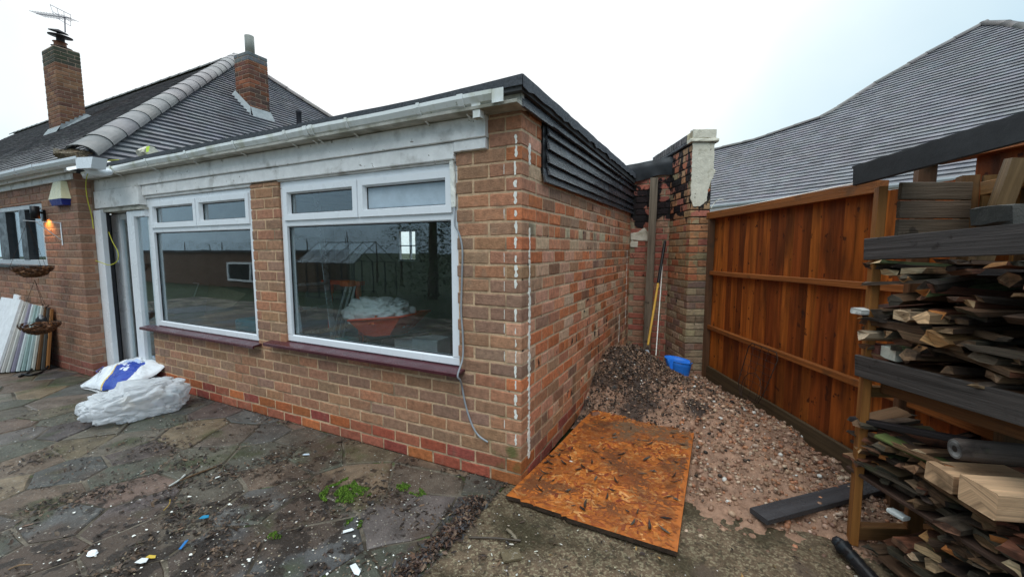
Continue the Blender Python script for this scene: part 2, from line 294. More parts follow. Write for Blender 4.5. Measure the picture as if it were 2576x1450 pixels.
def box_geo(L, w, h, bev=0.0, jit=0.0, rnd=R, seg=0):
    # long axis X; uv u along X, v around
    prof = []
    for (a, b) in ((-1, -1), (1, -1), (1, 1), (-1, 1)):
        if bev > 0:
            if a*b > 0: prof += [(a*(w/2), b*(h/2-bev)), (a*(w/2-bev), b*(h/2))] if False else ([(a*w/2-a*0, b*(h/2-bev)), (a*(w/2-bev), b*h/2)])
            else: prof += [(a*(w/2-bev), b*h/2), (a*w/2, b*(h/2-bev))]
        else: prof.append((a*w/2, b*h/2))
    # order around by angle
    prof.sort(key=lambda q: math.atan2(q[1]/h, q[0]/w))
    n = len(prof); xs = [-L/2+L*i/(seg+1) for i in range(seg+2)]
    vs = []; uv = []; o = rnd.uniform(0, 50); oo = rnd.uniform(0, 50)
    per = [0]
    for i in range(n): a = prof[i]; b = prof[(i+1) % n]; per.append(per[-1]+math.hypot(a[0]-b[0], a[1]-b[1]))
    for x in xs:
        for i, (a, b) in enumerate(prof):
            vs.append((x+rnd.uniform(-jit, jit)*.7, a+rnd.uniform(-jit, jit), b+rnd.uniform(-jit, jit))); uv.append((x+o, per[i]+oo))
    fs = []
    for k in range(len(xs)-1):
        for i in range(n):
            j = (i+1) % n; fs.append([k*n+i, k*n+j, (k+1)*n+j, (k+1)*n+i][::-1])
    fs.append(list(range(n))[::-1][::-1][::-1]); fs.append([(len(xs)-1)*n+i for i in range(n)])
    return vs, [f[::-1] if False else f for f in fs], uv
def tf(vs, M4): return [M4 @ Vector(v) for v in vs]
def frame_m(o, x, y=None, z=None):
    x = Vector(x).normalized()
    if y is not None: y = Vector(y); z = x.cross(y).normalized(); y = z.cross(x)
    else:
        z = Vector(z or (0, 0, 1)); y = z.cross(x).normalized(); z = x.cross(y)
    m = Matrix((x, y, z)).transposed().to_4x4(); m.translation = Vector(o); return m
def bar(mb, a, b, w, h, up=(0, 0, 1), col=(1, 1, 1), bev=.002, jit=0, seg=0):
    a = Vector(a); b = Vector(b); d = b-a
    if abs(d.normalized().dot(Vector(up))) > .98: up = (0, 1, 0)
    m = frame_m((a+b)/2, d, z=up)
    g = box_geo(d.length, w, h, bev, jit, seg=seg); mb.add(tf(g[0], m), g[1], col, g[2]); return mb
def barobj(name, a, b, w, h, m, parent, up=(0, 0, 1), col=(1, 1, 1), bev=.003, jit=0, seg=0):
    a = Vector(a); b = Vector(b); d = b-a
    if abs(d.normalized().dot(Vector(up))) > .98: up = (0, 1, 0)
    mt = frame_m((a+b)/2, d, z=up); g = box_geo(d.length, w, h, bev, jit, seg=seg)
    return link(name, MB().add(g[0], g[1], (1, 1, 1), g[2]).mesh(name), m, parent, mt, col)
def aabb(mb, x0, x1, y0, y1, z0, z1, col=(1, 1, 1), bev=0.0):
    g = box_geo(x1-x0, y1-y0, z1-z0, bev); mb.add([(v[0]+(x0+x1)/2, v[1]+(y0+y1)/2, v[2]+(z0+z1)/2) for v in g[0]], g[1], col, g[2]); return mb
def boxobj(name, x0, x1, y0, y1, z0, z1, m, parent=None, bev=.002, col=None, seg=0, jit=0):
    g = box_geo(x1-x0, y1-y0, z1-z0, bev, jit, seg=seg)
    return link(name, MB().add(g[0], g[1], (1, 1, 1), g[2]).mesh(name), m, parent, Matrix.Translation(((x0+x1)/2, (y0+y1)/2, (z0+z1)/2)), col)
def tube(mb, pts, r, n=8, col=(1, 1, 1), cap=True):
    pts = [Vector(p) for p in pts]; rs = r if isinstance(r, (list, tuple)) else [r]*len(pts)
    vs = []; uv = []; L = 0; prev = None
    for i, p in enumerate(pts):
        d = (pts[min(i+1, len(pts)-1)]-pts[max(i-1, 0)]).normalized()
        if prev is None: prev = d.orthogonal().normalized()
        a = (prev-d*prev.dot(d)).normalized(); b = d.cross(a); prev = a
        if i: L += (p-pts[i-1]).length
        for k in range(n):
            t = 2*PI*k/n; vs.append(p+(a*math.cos(t)+b*math.sin(t))*rs[i]); uv.append((L, k/n*2*PI*rs[i]))
    fs = [[i*n+k, i*n+(k+1) % n, (i+1)*n+(k+1) % n, (i+1)*n+k] for i in range(len(pts)-1) for k in range(n)]
    mb.add(vs, fs, col, uv, True)
    if cap: mb.add([vs[i] for i in range(n)][::-1], [list(range(n))], col); mb.add(vs[-n:], [list(range(n))], col)
    return mb
def spline(pts, n=8):
    pts = [Vector(p) for p in pts]; out = []
    for i in range(len(pts)-1):
        p0 = pts[max(i-1, 0)]; p1 = pts[i]; p2 = pts[i+1]; p3 = pts[min(i+2, len(pts)-1)]
        for k in range(n):
            t = k/n; out.append(.5*((2*p1)+(p2-p0)*t+(2*p0-5*p1+4*p2-p3)*t*t+(-p0+3*p1-3*p2+p3)*t**3))
    out.append(pts[-1]); return out
def lathe(mb, c, prof, n=20, axis=(0, 0, 1), col=(1, 1, 1), smooth=True):
    c = Vector(c); az = Vector(axis).normalized(); ax = az.orthogonal().normalized(); ay = az.cross(ax)
    vs = [c+az*z+(ax*math.cos(2*PI*k/n)+ay*math.sin(2*PI*k/n))*r for r, z in prof for k in range(n)]
    fs = [[i*n+k, i*n+(k+1) % n, (i+1)*n+(k+1) % n, (i+1)*n+k] for i in range(len(prof)-1) for k in range(n)]
    mb.add(vs, fs, col, None, smooth); return mb
def prism(mb, poly, z0, z1, col=(1, 1, 1)):
    n = len(poly); vs = [(x, y, z0) for x, y in poly]+[(x, y, z1) for x, y in poly]
    mb.add(vs, [[i, (i+1) % n, (i+1) % n+n, i+n] for i in range(n)]+[list(range(n, 2*n)), list(range(n))[::-1]], col); return mb
def near(p): return (Vector(p)-Vector(CAM)).length
def scatter(items, tmpl_v, tmpl_f, name, m, parent=None, smooth=False):
    # items: arrays pos(n,3), scale(n,3), rotation euler(n,3), colour(n,3)  -> one joined mesh
    pos, scl, rot, col = [np.array(a, dtype=np.float64) for a in items]; n = len(pos)
    tv = np.array(tmpl_v); cx, cy, cz = np.cos(rot).T; sx, sy, sz = np.sin(rot).T
    Rm = np.empty((n, 3, 3))
    Rm[:, 0, 0] = cz*cy; Rm[:, 0, 1] = cz*sy*sx-sz*cx; Rm[:, 0, 2] = cz*sy*cx+sz*sx
    Rm[:, 1, 0] = sz*cy; Rm[:, 1, 1] = sz*sy*sx+cz*cx; Rm[:, 1, 2] = sz*sy*cx-cz*sx
    Rm[:, 2, 0] = -sy; Rm[:, 2, 1] = cy*sx; Rm[:, 2, 2] = cy*cx
    V = np.einsum('nij,nkj->nki', Rm, tv[None]*scl[:, None, :])+pos[:, None, :]
    nv = len(tv); fl = len(tmpl_f[0]); tfa = np.array(tmpl_f)
    Fa = (tfa[None]+np.arange(n)[:, None, None]*nv).reshape(-1, fl)
    me = bpy.data.meshes.new(name); me.vertices.add(n*nv); me.vertices.foreach_set('co', V.ravel())
    me.loops.add(Fa.size); me.loops.foreach_set('vertex_index', Fa.ravel()); me.polygons.add(len(Fa))
    me.polygons.foreach_set('loop_start', np.arange(0, Fa.size, fl)); me.polygons.foreach_set('loop_total', np.full(len(Fa), fl))
    me.update(calc_edges=True)
    ca = me.color_attributes.new('Col', 'FLOAT_COLOR', 'CORNER'); cc = np.ones((n, 4)); cc[:, :3] = col
    ca.data.foreach_set('color', np.repeat(cc, len(tmpl_f)*fl, axis=0).astype(np.float32).ravel())
    me.polygons.foreach_set('use_smooth', np.full(len(Fa), smooth))
    me.validate(); me.update()
    return link(name, me, m, parent)
OCT_V = [(1, 0, 0), (-1, 0, 0), (0, 1, 0), (0, -1, 0), (0, 0, 1), (0, 0, -1)]
OCT_F = [(0, 2, 4), (2, 1, 4), (1, 3, 4), (3, 0, 4), (2, 0, 5), (1, 2, 5), (3, 1, 5), (0, 3, 5)]
_t = (1+5**.5)/2; _k = 1/math.hypot(1, _t)
ICO_V = [(-_k, _t*_k, 0), (_k, _t*_k, 0), (-_k, -_t*_k, 0), (_k, -_t*_k, 0), (0, -_k, _t*_k), (0, _k, _t*_k), (0, -_k, -_t*_k), (0, _k, -_t*_k), (_t*_k, 0, -_k), (_t*_k, 0, _k), (-_t*_k, 0, -_k), (-_t*_k, 0, _k)]
ICO_F = [(0, 11, 5), (0, 5, 1), (0, 1, 7), (0, 7, 10), (0, 10, 11), (1, 5, 9), (5, 11, 4), (11, 10, 2), (10, 7, 6), (7, 1, 8), (3, 9, 4), (3, 4, 2), (3, 2, 6), (3, 6, 8), (3, 8, 9), (4, 9, 5), (2, 4, 11), (6, 2, 10), (8, 6, 7), (9, 8, 1)]
FLK_V = [(-.5, -.3, 0), (.1, -.5, .08), (.5, 0, 0), (.2, .45, .1), (-.4, .35, .03)]
FLK_F = [(0, 1, 2), (0, 2, 3), (0, 3, 4)]
def vary(c, a=.12, rnd=R):
    k = 1+rnd.uniform(-a, a); return tuple(max(0, x*k*(1+rnd.uniform(-.04, .04))) for x in c)

# ------------------------------------------------------------------ bricks
BH, BL, BW = .0885, .2325, .1125
_bm = {}
def brick_mesh(L, D, H):
    key = (round(L, 3), round(D, 3), round(H, 3))
    if key not in _bm:
        out = []
        for q in range(4):                          # outward face is -Y
            vs = []; b = .0035
            ring = [(-L/2, -H/2), (-L/2+b, -H/2), (0, -H/2), (L/2-b, -H/2), (L/2, -H/2), (L/2, H/2), (L/2-b, H/2), (0, H/2), (-L/2+b, H/2), (-L/2, H/2)]
            ring = [(-L/2, -H/2+b), (-L/2+b, -H/2), (R.uniform(-.2, .2)*L, -H/2+R.uniform(-.001, .0015)), (L/2-b, -H/2), (L/2, -H/2+b), (L/2, H/2-b), (L/2-b, H/2), (R.uniform(-.2, .2)*L, H/2+R.uniform(-.0015, .001)), (-L/2+b, H/2), (-L/2, H/2-b)]
            n = len(ring); j = lambda s: R.uniform(-s, s)
            for x, z in ring: vs.append((x, D, z))
            for x, z in ring: vs.append((x+j(.0022), .003+j(.001), z+j(.0022)))
            for x, z in ring: vs.append((x*(1-.007/L*2)+j(.001), j(.0008), z*(1-.006/H*2)+j(.0018)))
            fs = [[i, (i+1) % n, (i+1) % n+n, i+n] for i in range(n)]+[[i+n, (i+1) % n+n, (i+1) % n+2*n, i+2*n] for i in range(n)]+[list(range(2*n, 3*n))]
            out.append((vs, [f[::-1] for f in fs]))
        _bm[key] = (out, [MB().add(v, f).mesh('brick') for v, f in out])
    return _bm[key]
def subtract(rect, ops):
    x0, x1, z0, z1 = rect
    for a, b, c, d in ops:
        if a >= x1 or b <= x0 or c >= z1 or d <= z0: continue
        cand = [(x0, min(x1, a), z0, z1), (max(x0, b), x1, z0, z1), (x0, x1, z0, min(z1, c)), (x0, x1, max(z0, d), z1)]
        cand = [q for q in cand if q[1]-q[0] > .018 and q[3]-q[2] > .014]
        if not cand: return None
        x0, x1, z0, z1 = max(cand, key=lambda q: (q[1]-q[0])*(q[3]-q[2]))
    return x0, x1, z0, z1
def lay(orig, d, nrm, length, height, openings, colf, off0=0.0, off1=BW+.005, endfull=True, depth=.1025, z0=0, headrows=(), jitter=.0016, gap=.0135, bh=BH, bl=BL):
    """brick placements on a wall face: orig (x,y), d unit direction, nrm outward normal -> list"""
    out = []; rows = int(math.ceil((height-z0)/bh))
    for r in range(rows):
        zz0 = z0+r*bh; zz1 = min(zz0+bh-gap, height)
        if zz1-zz0 < .02: continue
        s = off0 if r % 2 == 0 else off1
        first = True; pitch = bl/2 if r in headrows else bl
        while s < length-.02:
            L = pitch
            e_ = min(s+L-gap, length)
            q = subtract((s, e_, zz0, zz1), openings)
            s += L
            if not q or q[1]-q[0] < .03: continue
            ls, le, za, zb = q
            c = ((ls+le)/2, (za+zb)/2)
            px = orig[0]+d[0]*c[0]-nrm[0]*0+nrm[0]*R.uniform(-jitter, jitter); py = orig[1]+d[1]*c[0]+nrm[1]*R.uniform(-jitter, jitter)
            a = math.atan2(-nrm[0], nrm[1])+PI        # local -Y -> nrm
            a = math.atan2(nrm[1], nrm[0])+PI/2
            m = Matrix.Translation((px, py, c[1])) @ Matrix.Rotation(a+R.uniform(-.006, .006), 4, 'Z') @ Matrix.Rotation(R.uniform(-.006, .006), 4, 'Y')
            out.append((le-ls, zb-za, m, colf(r, c[0], c[1]), depth))
    return out
def emit_bricks(parent, bricks, m, name='brick', maxn=300, budget=None, stuffname='brickwork'):
    # front facing bricks near the camera become objects, the rest one joined part
    sc = sorted(bricks, key=lambda b: -(b[0]*b[1])/(near(b[2].translation)**2))
    for b in sc[:maxn]:
        L, H, m4, col, D = b; Lr = round(L, 2) if L < .2 else round(L, 3)
        me = R.choice(brick_mesh(L, D, H)[1]); link(name, me, m, parent, m4, col)
    rest = sc[maxn:]
    if rest:
        mb = MB()
        for L, H, m4, col, D in rest:
            v, f = R.choice(brick_mesh(L, D, H)[0]); mb.add(tf(v, m4), f, col)
        o = mb.build(stuffname, m, parent); o['kind'] = 'stuff'
BROWN = [(.40, .205, .115), (.43, .225, .125), (.34, .185, .115), (.46, .225, .12), (.31, .18, .12), (.42, .19, .105), (.48, .20, .105), (.37, .215, .135)]
RED = [(.38, .095, .055), (.44, .13, .05), (.30, .075, .055), (.36, .12, .07), (.46, .15, .055)]
def c_front(r, s, z):
    if r < 2: return vary(R.choice(RED), .2)
    c = R.choice(BROWN); return vary(tuple(a*.72+b*.28 for a, b in zip(c, (.40, .225, .145))), .13)
def c_side(r, s, z):
    if r < 2: return vary(R.choice(RED), .25)
    if r == 18 and R.random() < .35: return (.52, .42, .27)
    if R.random() < .07: return vary((.60, .40, .26), .12)
    t = math.exp(-((s-1.3)**2/1.3+(z-1.0)**2/.35))
    if R.random() < .38+.55*t: return vary(R.choice([(.58, .19, .085), (.54, .23, .125), (.62, .31, .20), (.52, .17, .07), (.60, .25, .14)]), .2)
    return vary(R.choice(BROWN+[(.30, .15, .09), (.54, .31, .20), (.50, .22, .13)]), .2)
def c_back(r, s, z): return vary(R.choice([(.42, .14, .09), (.46, .18, .12), (.38, .13, .09), (.40, .22, .14)]), .15)
def c_pier(r, s, z):
    if z < 1.15: return vary(R.choice([(.42, .32, .2), (.46, .35, .23), (.34, .24, .15), (.36, .19, .12), (.28, .18, .14)]), .15)
    return vary(R.choice([(.48, .16, .08), (.44, .25, .13), (.40, .14, .09), (.46, .21, .1), (.35, .25, .14)]), .15)
def c_left(r, s, z):
    if r < 2: return vary((.27, .10, .07), .12)
    return vary(R.choice([(.32, .165, .105), (.29, .15, .098), (.35, .18, .11), (.26, .145, .098)]), .08)

# ------------------------------------------------------------------ ground
g = MB(); 
g.add([(-150, -150, -.06), (150, -150, -.06), (150, 150, -.06), (-150, 150, -.06)], [[0, 1, 2, 3]])
props(g.build('ground', M['ground']), kind='structure')
patio = MB().add([(-14, -5, -.006), (-.10, -5, -.006), (-.10, 2.9, -.006), (-14, 2.9, -.006)], [[0, 1, 2, 3]]).build('patio', M['joint']); props(patio, kind='structure')
def clip(poly, p, n):
    out = []
    for i in range(len(poly)):
        a = poly[i]; b = poly[(i+1) % len(poly)]
        da = (a[0]-p[0])*n[0]+(a[1]-p[1])*n[1]; db = (b[0]-p[0])*n[0]+(b[1]-p[1])*n[1]
        if da <= 0: out.append(a)
        if (da < 0) != (db < 0) and abs(da-db) > 1e-9:
            t = da/(da-db); out.append((a[0]+(b[0]-a[0])*t, a[1]+(b[1]-a[1])*t))
    return out
rs = random.Random(11); sites = []
tries = 0
while len(sites) < 230 and tries < 9000:
    tries += 1
    x = rs.uniform(-10.5, -.05); y = rs.uniform(-2.9, .05)
    if x < -5.4 and y > -.1: continue
    if all((x-a)**2+((y-b)*1.25)**2 > .30**2*rs.uniform(.5, 2.6) for a, b in sites): sites.append((x, y))
SC = [(.100, .090, .070), (.082, .080, .060), (.12, .098, .074), (.105, .086, .075), (.16, .118, .076), (.088, .083, .078), (.135, .094, .069)]
for i, s in enumerate(sites):
    poly = [(s[0]-1, s[1]-1), (s[0]+1, s[1]-1), (s[0]+1, s[1]+1), (s[0]-1, s[1]+1)]
    for o in sorted(sites, key=lambda q: (q[0]-s[0])**2+(q[1]-s[1])**2)[1:18]:
        dx, dy = o[0]-s[0], o[1]-s[1]; L = math.hypot(dx, dy)
        poly = clip(poly, ((s[0]+o[0])/2-dx/L*.0065, (s[1]+o[1])/2-dy/L*.0065), (dx/L, dy/L))
        if len(poly) < 3: break
    for p_, n_ in (((-.115, 0), (1, 0)), ((0, -.004), (0, 1))) + ((((0, -.215), (0, 1)),) if s[0] < -5.5 else ()):
        poly = clip(poly, p_, n_)
        if len(poly) < 3: break
    if len(poly) < 3: continue
    cx = sum(p[0] for p in poly)/len(poly); cy = sum(p[1] for p in poly)/len(poly)
    P2 = []
    for k in range(len(poly)):                      # ragged edge
        a = poly[k]; b = poly[(k+1) % len(poly)]; L = math.hypot(b[0]-a[0], b[1]-a[1]); m_ = max(1, int(L/.09))
        for q in range(m_):
            t = q/m_; P2.append((a[0]+(b[0]-a[0])*t+rs.uniform(-.006, .006), a[1]+(b[1]-a[1])*t+rs.uniform(-.006, .006)))
    n = len(P2); h = rs.uniform(-.004, .004); tx, ty = rs.uniform(-.008, .008), rs.uniform(-.008, .008)
    zt = lambda x, y, d: h+tx*(x)+ty*(y)-d
    rel = [(a-cx, b-cy) for a, b in P2]
    vs = [(a, b, -.03) for a, b in rel]+[(a, b, zt(a, b, .006)) for a, b in rel]+[(a*.955, b*.955, zt(a, b, 0)) for a, b in rel]
    fs = [[k, (k+1) % n, (k+1) % n+n, k+n] for k in range(n)]+[[k+n, (k+1) % n+n, (k+1) % n+2*n, k+2*n] for k in range(n)]+[list(range(2*n, 3*n))]
    link('paving_stone', MB().add(vs, fs).mesh('paving_stone'), M['stone'], patio, Matrix.Translation((cx, cy, 0)), vary(rs.choice(SC), .2, rs))
def grid(x0, x1, y0, y1, nx, ny, zf, keep=None):
    mb = MB(); vs = []
    for j in range(ny+1):
        for i in range(nx+1):
            x = x0+(x1-x0)*i/nx; y = y0+(y1-y0)*j/ny; vs.append((x, y, zf(x, y)))
    fs = [[j*(nx+1)+i, j*(nx+1)+i+1, (j+1)*(nx+1)+i+1, (j+1)*(nx+1)+i] for j in range(ny) for i in range(nx) if keep is None or keep(x0+(x1-x0)*(i+.5)/nx, y0+(y1-y0)*(j+.5)/ny)]
    return mb.add(vs, fs, (1, 1, 1), [(v[0], v[1]) for v in vs], True)
def fb(x, y, z=0, o=4): return noise.fractal(Vector((x, y, z)), 1.0, 2.0, o)
conc = grid(-.098, 5, -5, .45, 260, 260, lambda x, y: .0+.007*fb(x*2.5, y*2.5)+.004*fb(x*9, y*9)+.0015*fb(x*40, y*40, 2)-(.02 if y > .3+.1*fb(x*3, 2) else 0)).build('concrete_path', M['concrete']); props(conc, kind='structure')
def mound_h(x, y):
    h = .46*math.exp(-((x-.22)/.50)**2-((y-2.2)/.60)**2)
    h += .14*math.exp(-((x-1.15)/.55)**2-((y-1.35)/.75)**2)
    h += .14*math.exp(-((x-.6)/.5)**2-((y-1.62)/.45)**2)+.09*math.exp(-((x-.95)/.3)**2-((y-1.8)/.4)**2)
    h += .05*math.exp(-((x-1.5)/.4)**2-((y-.85)/.4)**2)
    edge = max(0, min(1, (y-.02-.22*fb(x*2.2, 3.3))/.5))
    if x < 1.0: edge = min(edge, max(0, min(1, (y-1.05)/.35)) + (.10 if x > .0 else 0))
    h += .012
    clod = abs(noise.noise(Vector((x*11, y*11, 4))))
    return h*edge-.012+.035*fb(x*4, y*4, 3)*edge+(.030*(clod-.2)+.012*fb(x*30, y*30, 1))*(.35+.65*edge)
mound = thing('gravel_mound', 'brown heap of soil and gravel in the passage against the brick wall', 'gravel', (.4, 2.0, 0))
o = grid(0.0, 2.3, -.25, 3.52, 230, 330, mound_h, lambda x, y: not (x < .9 and y < 1.0)).build('soil', M['soil'], mound); o['kind'] = 'stuff'
rp = random.Random(5); A = [[], [], [], []]
for i in range(21000):
    x = rp.uniform(.01, 2.3); y = rp.uniform(.0, 3.45)
    if x < .96 and y < 1.1: continue
    k = y-(.35+.25*fb(x*3, 1))
    if k < 0 and rp.random() < .88: continue
    dark = 1.2*math.exp(-((x-.25)/.75)**2-((y-1.9)/.95)**2)
    s = rp.choice([.003, .004, .005, .007, .010, .015 if x > .8 else .008])*rp.uniform(.7, 1.3)
    if rp.random() < dark: c = vary(rp.choice([(.035, .027, .022), (.06, .04, .03), (.10, .065, .045), (.15, .10, .07)]), .3, rp)
    else: c = vary(rp.choice([(.34, .20, .13), (.42, .27, .18), (.25, .135, .085), (.48, .34, .24), (.20, .115, .075), (.38, .17, .09)]), .25, rp)
    if rp.random() < .03: c = (.62, .58, .52)
    A[0].append((x, y, mound_h(x, y)+s*.35)); A[1].append((s*rp.uniform(.8, 1.5), s, s*rp.uniform(.5, .9))); A[2].append((rp.uniform(-.5, .5), rp.uniform(-.5, .5), rp.uniform(0, 6.28))); A[3].append(c)
o = scatter(A, ICO_V, ICO_F, 'pebbles', M['pebble'], mound, True); o['kind'] = 'stuff'

A = [[], [], [], []]
for i in range(9000):                               # shredded damp bark and roots on the heap
    x = rp.gauss(.42, .34); y = rp.gauss(1.95, .42)
    if not (.01 < x < 1.4 and 1.28 < y < 3.3): continue
    s = rp.choice([.008, .012, .018, .026])*rp.uniform(.7, 1.3)
    A[0].append((x, y, mound_h(x, y)+s*.25)); A[1].append((s*rp.uniform(1, 1.9), s*.55, s)); A[2].append((rp.uniform(-1, 1), rp.uniform(-1, 1), rp.uniform(0, 6.28)))
    A[3].append(vary(rp.choice([(.045, .03, .022), (.08, .05, .034), (.16, .095, .06), (.26, .155, .095), (.03, .022, .018), (.34, .21, .14)]), .3, rp))
o = scatter(A, FLK_V, FLK_F, 'bark_shreds', M['litter'], mound); o['kind'] = 'stuff'

# ------------------------------------------------------------------ extension building
ext = thing('extension_building', 'single storey brick extension with flat felt roof and big white windows', 'building', (0, 0, 0))
WX = [(-4.42, -2.62, .675, 2.05), (-2.235, -.465, .72, 2.065)]
# front wall: s runs from the corner (x=0) towards -x
ops = [(2.62, 9, .64, 9), (.465, 2.235, .685, 9), (.232, 9, 2.116, 9), (2.235, 2.62, 2.07, 9), (.465, 9, 2.07, 9)]
fr = lay((0, 0), (-1, 0), (0, -1), 4.5, 2.42, ops, c_front, 0, BW+.002)
emit_bricks(ext, fr, M['brick'], maxn=190, stuffname='brickwork')
headr = (3, 18, 8)
sd = lay((0, 0), (0, 1), (1, 0), 3.5, 2.42, [(.42, 9, 2.12, 9)], c_side, BW+.002, 0, headrows=headr)
emit_bricks(ext, sd, M['brick_side'], maxn=110)
mm = MB()
g_ = .0042
for x0, x1, z0, z1 in ((-4.497, -.1, 0, .632), (-2.225, -.1, .632, .677), (-2.613, -2.242, .632, 2.07), (-.458, -.1, .677, 2.116), (-.226, -.1, 2.116, 2.42)):
    aabb(mm, x0, x1, g_, .1, z0, z1)
mm.build('mortar', M['mortar'], ext)
mm = MB(); aabb(mm, -.1, -.0042, .0045, 3.5, 0, 2.42); mm.build('mortar', M['mortar_side'], ext)
mm = MB(); aabb(mm, -.23, -.1005, .1, 3.6, 0.001, 2.45); aabb(mm, -5.7, -.23, 3.5, 3.6, .0, 1.3); aabb(mm, -5.7, -.23, 3.5, 3.6, 1.87, 2.45); aabb(mm, -5.7, -4.1, 3.5, 3.6, 1.3, 1.87); aabb(mm, -3.66, -.23, 3.5, 3.6, 1.3, 1.87)
aabb(mm, -5.8, -5.7, .2, 3.6, 0, 2.45); aabb(mm, -4.45, -.23, .1, .16, 0, .63)
mm.build('inner_wall', M['plaster'], ext)
boxobj('ceiling', -5.7, -.23, .16, 3.5, 2.32, 2.38, M['plaster'], ext)
boxobj('floor', -5.7, -.23, .1, 3.5, -.05, .02, M['dark_in'], ext)
# rear window, day beyond it
rw = link('window', None, None, ext)
for (a, b, c, d) in ((-4.1, -4.06, 1.3, 1.87), (-3.70, -3.66, 1.3, 1.87), (-4.06, -3.7, 1.83, 1.87), (-4.06, -3.7, 1.3, 1.34), (-3.83, -3.81, 1.34, 1.83), (-4.06, -3.83, 1.57, 1.59), (-3.81, -3.7, 1.57, 1.59)):
    boxobj('frame', a, b, 3.5, 3.55, c, d, M['upvc'], rw)
# windows
def window(x0, x1, z0, z1, tz, mxx, frost):
    w = link('window', None, None, ext, Matrix.Translation(((x0+x1)/2, .03, z0)))
    y0, y1 = .022, .085; f = .058; b = .007
    boxobj('frame', x0, x1, y0, y1, z1-f, z1, M['upvc'], w, b); boxobj('frame', x0, x1, y0+.001, y1, z0, z0+f, M['upvc'], w, b)
    boxobj('frame', x0+.0005, x0+f, y0-.001, y1, z0+f-.004, z1-f+.004, M['upvc'], w, b); boxobj('frame', x1-f, x1-.0005, y0-.001, y1, z0+f-.004, z1-f+.004, M['upvc'], w, b)
    boxobj('transom', x0+f-.004, x1-f+.004, y0+.001, y1, tz-.03, tz+.03, M['upvc'], w, b)
    boxobj('mullion', mxx-.02, mxx+.02, y0+.001, y1, tz+.03, z1-f+.004, M['upvc'], w, b)
    for (a, c, fl) in ((x0+f, mxx-.02, False), (mxx+.02, x1-f, frost)):
        za, zb = tz+.03, z1-f; a -= .018; c += .018; za -= .014; zb += .016; s = .062
        mb = MB(); ya = y0-.016
        # mitred casement frame
        def ring(o, i_, yo, yi):
            return [(a+o, yo, za+o), (c-o, yo, za+o), (c-o, yo, zb-o), (a+o, yo, zb-o), (a+i_, yi, za+i_), (c-i_, yi, za+i_), (c-i_, yi, zb-i_), (a+i_, yi, zb-i_)]
        q4 = [[k, (k+1) % 4, (k+1) % 4+4, k+4] for k in range(4)]
        mb.add(ring(0, .005, y0+.01, ya), q4); mb.add(ring(.005, s-.012, ya, ya), q4); mb.add(ring(s-.012, s, ya, y0+.02), q4); mb.add(ring(s, s, y0+.02, y0+.05), q4)
        mb.build('casement', M['upvc'], w, smooth=False)
        p = MB(); aabb(p, a+s-.008, c-s+.008, y0+.026, y0+.03, za+s-.008, zb-s+.008)
        p.build('pane', M['frosted'] if fl else M['glass'], w)
        sm = MB()
        for q in ((a+s, c-s, zb-s-.005, zb-s), (a+s, c-s, za+s, za+s+.003)): aabb(sm, q[0], q[1], y0+.018, y0+.0255, q[2], q[3])
        aabb(sm, a+s, a+s+.004, y0+.018, y0+.0255, za+s+.0035, zb-s-.0055)
        sm.build('seal', M['seal'], w)
    p = MB(); aabb(p, x0+f-.006, x1-f+.006, y0+.03, y0+.034, z0+f-.006, tz-.026); p.build('pane', M['glass'], w)
    sm = MB()
    for q in ((x0+f, x1-f, tz-.036, tz-.0305), (x0+f, x1-f, z0+f+.0005, z0+f+.006)): aabb(sm, q[0], q[1], y0+.02, y0+.0295, q[2], q[3])
    aabb(sm, x0+f+.0005, x0+f+.006, y0+.02, y0+.0295, z0+f+.007, tz-.037)
    sm.build('seal', M['seal'], w)
    bd = MB(); i_ = .014                            # inner glazing bead
    for q in ((x0+f, x1-f, z0+f-.001, z0+f+i_),): pass
    return w
window(*WX[0], 1.715, -3.50, False); window(*WX[1], 1.725, -1.345, True)
for a, b, z in ((-4.60, -2.575, .672), (-2.43, -.415, .717)):
    sillm = MB(); vs = []
    for x in (a, b): vs += [(x, .03, z), (x, -.075, z-.012), (x, -.082, z-.018), (x, -.08, z-.038), (x, -.068, z-.038), (x, -.065, z-.024), (x, .03, z-.02)]
    n = 7; sillm.add(vs, [[k, (k+1) % n, (k+1) % n+n, k+n] for k in range(n)]+[list(range(n)), list(range(n, 2*n))[::-1]])
    sillm.build('window_sill', M['sill'], ext)
# fascia: weathered white boards
def fas(x0, x1, ya, z0, z1, m='white_paint', name='fascia_board', t=.03):
    return boxobj(name, x0, x1, ya, ya+t, z0, z1, M[m], ext, .004, seg=14, jit=.0012)
fas(-5.52, -.228, -.035, 2.185, 2.312, t=.06)
fas(-4.452, -.470, -.018, 2.078, 2.182, t=.05)
fas(-.466, -.234, -.022, 2.118, 2.183, t=.04)
fas(-5.50, -4.456, -.050, 1.985, 2.180, t=.07)
fas(-5.45, -4.47, -.03, 1.965, 1.982, 'soffit', t=.06)
fas(-4.45, -2.60, .0, 2.052, 2.076, t=.05); fas(-2.25, -.47, .002, 2.066, 2.077, t=.05)
boxobj('soffit', -5.52, .03, -.13, .03, 2.315, 2.335, M['soffit'], ext, .002)
boxobj('soffit', -5.52, .028, -.06, -.03, 2.337, 2.43, M['soffit'], ext, .003)
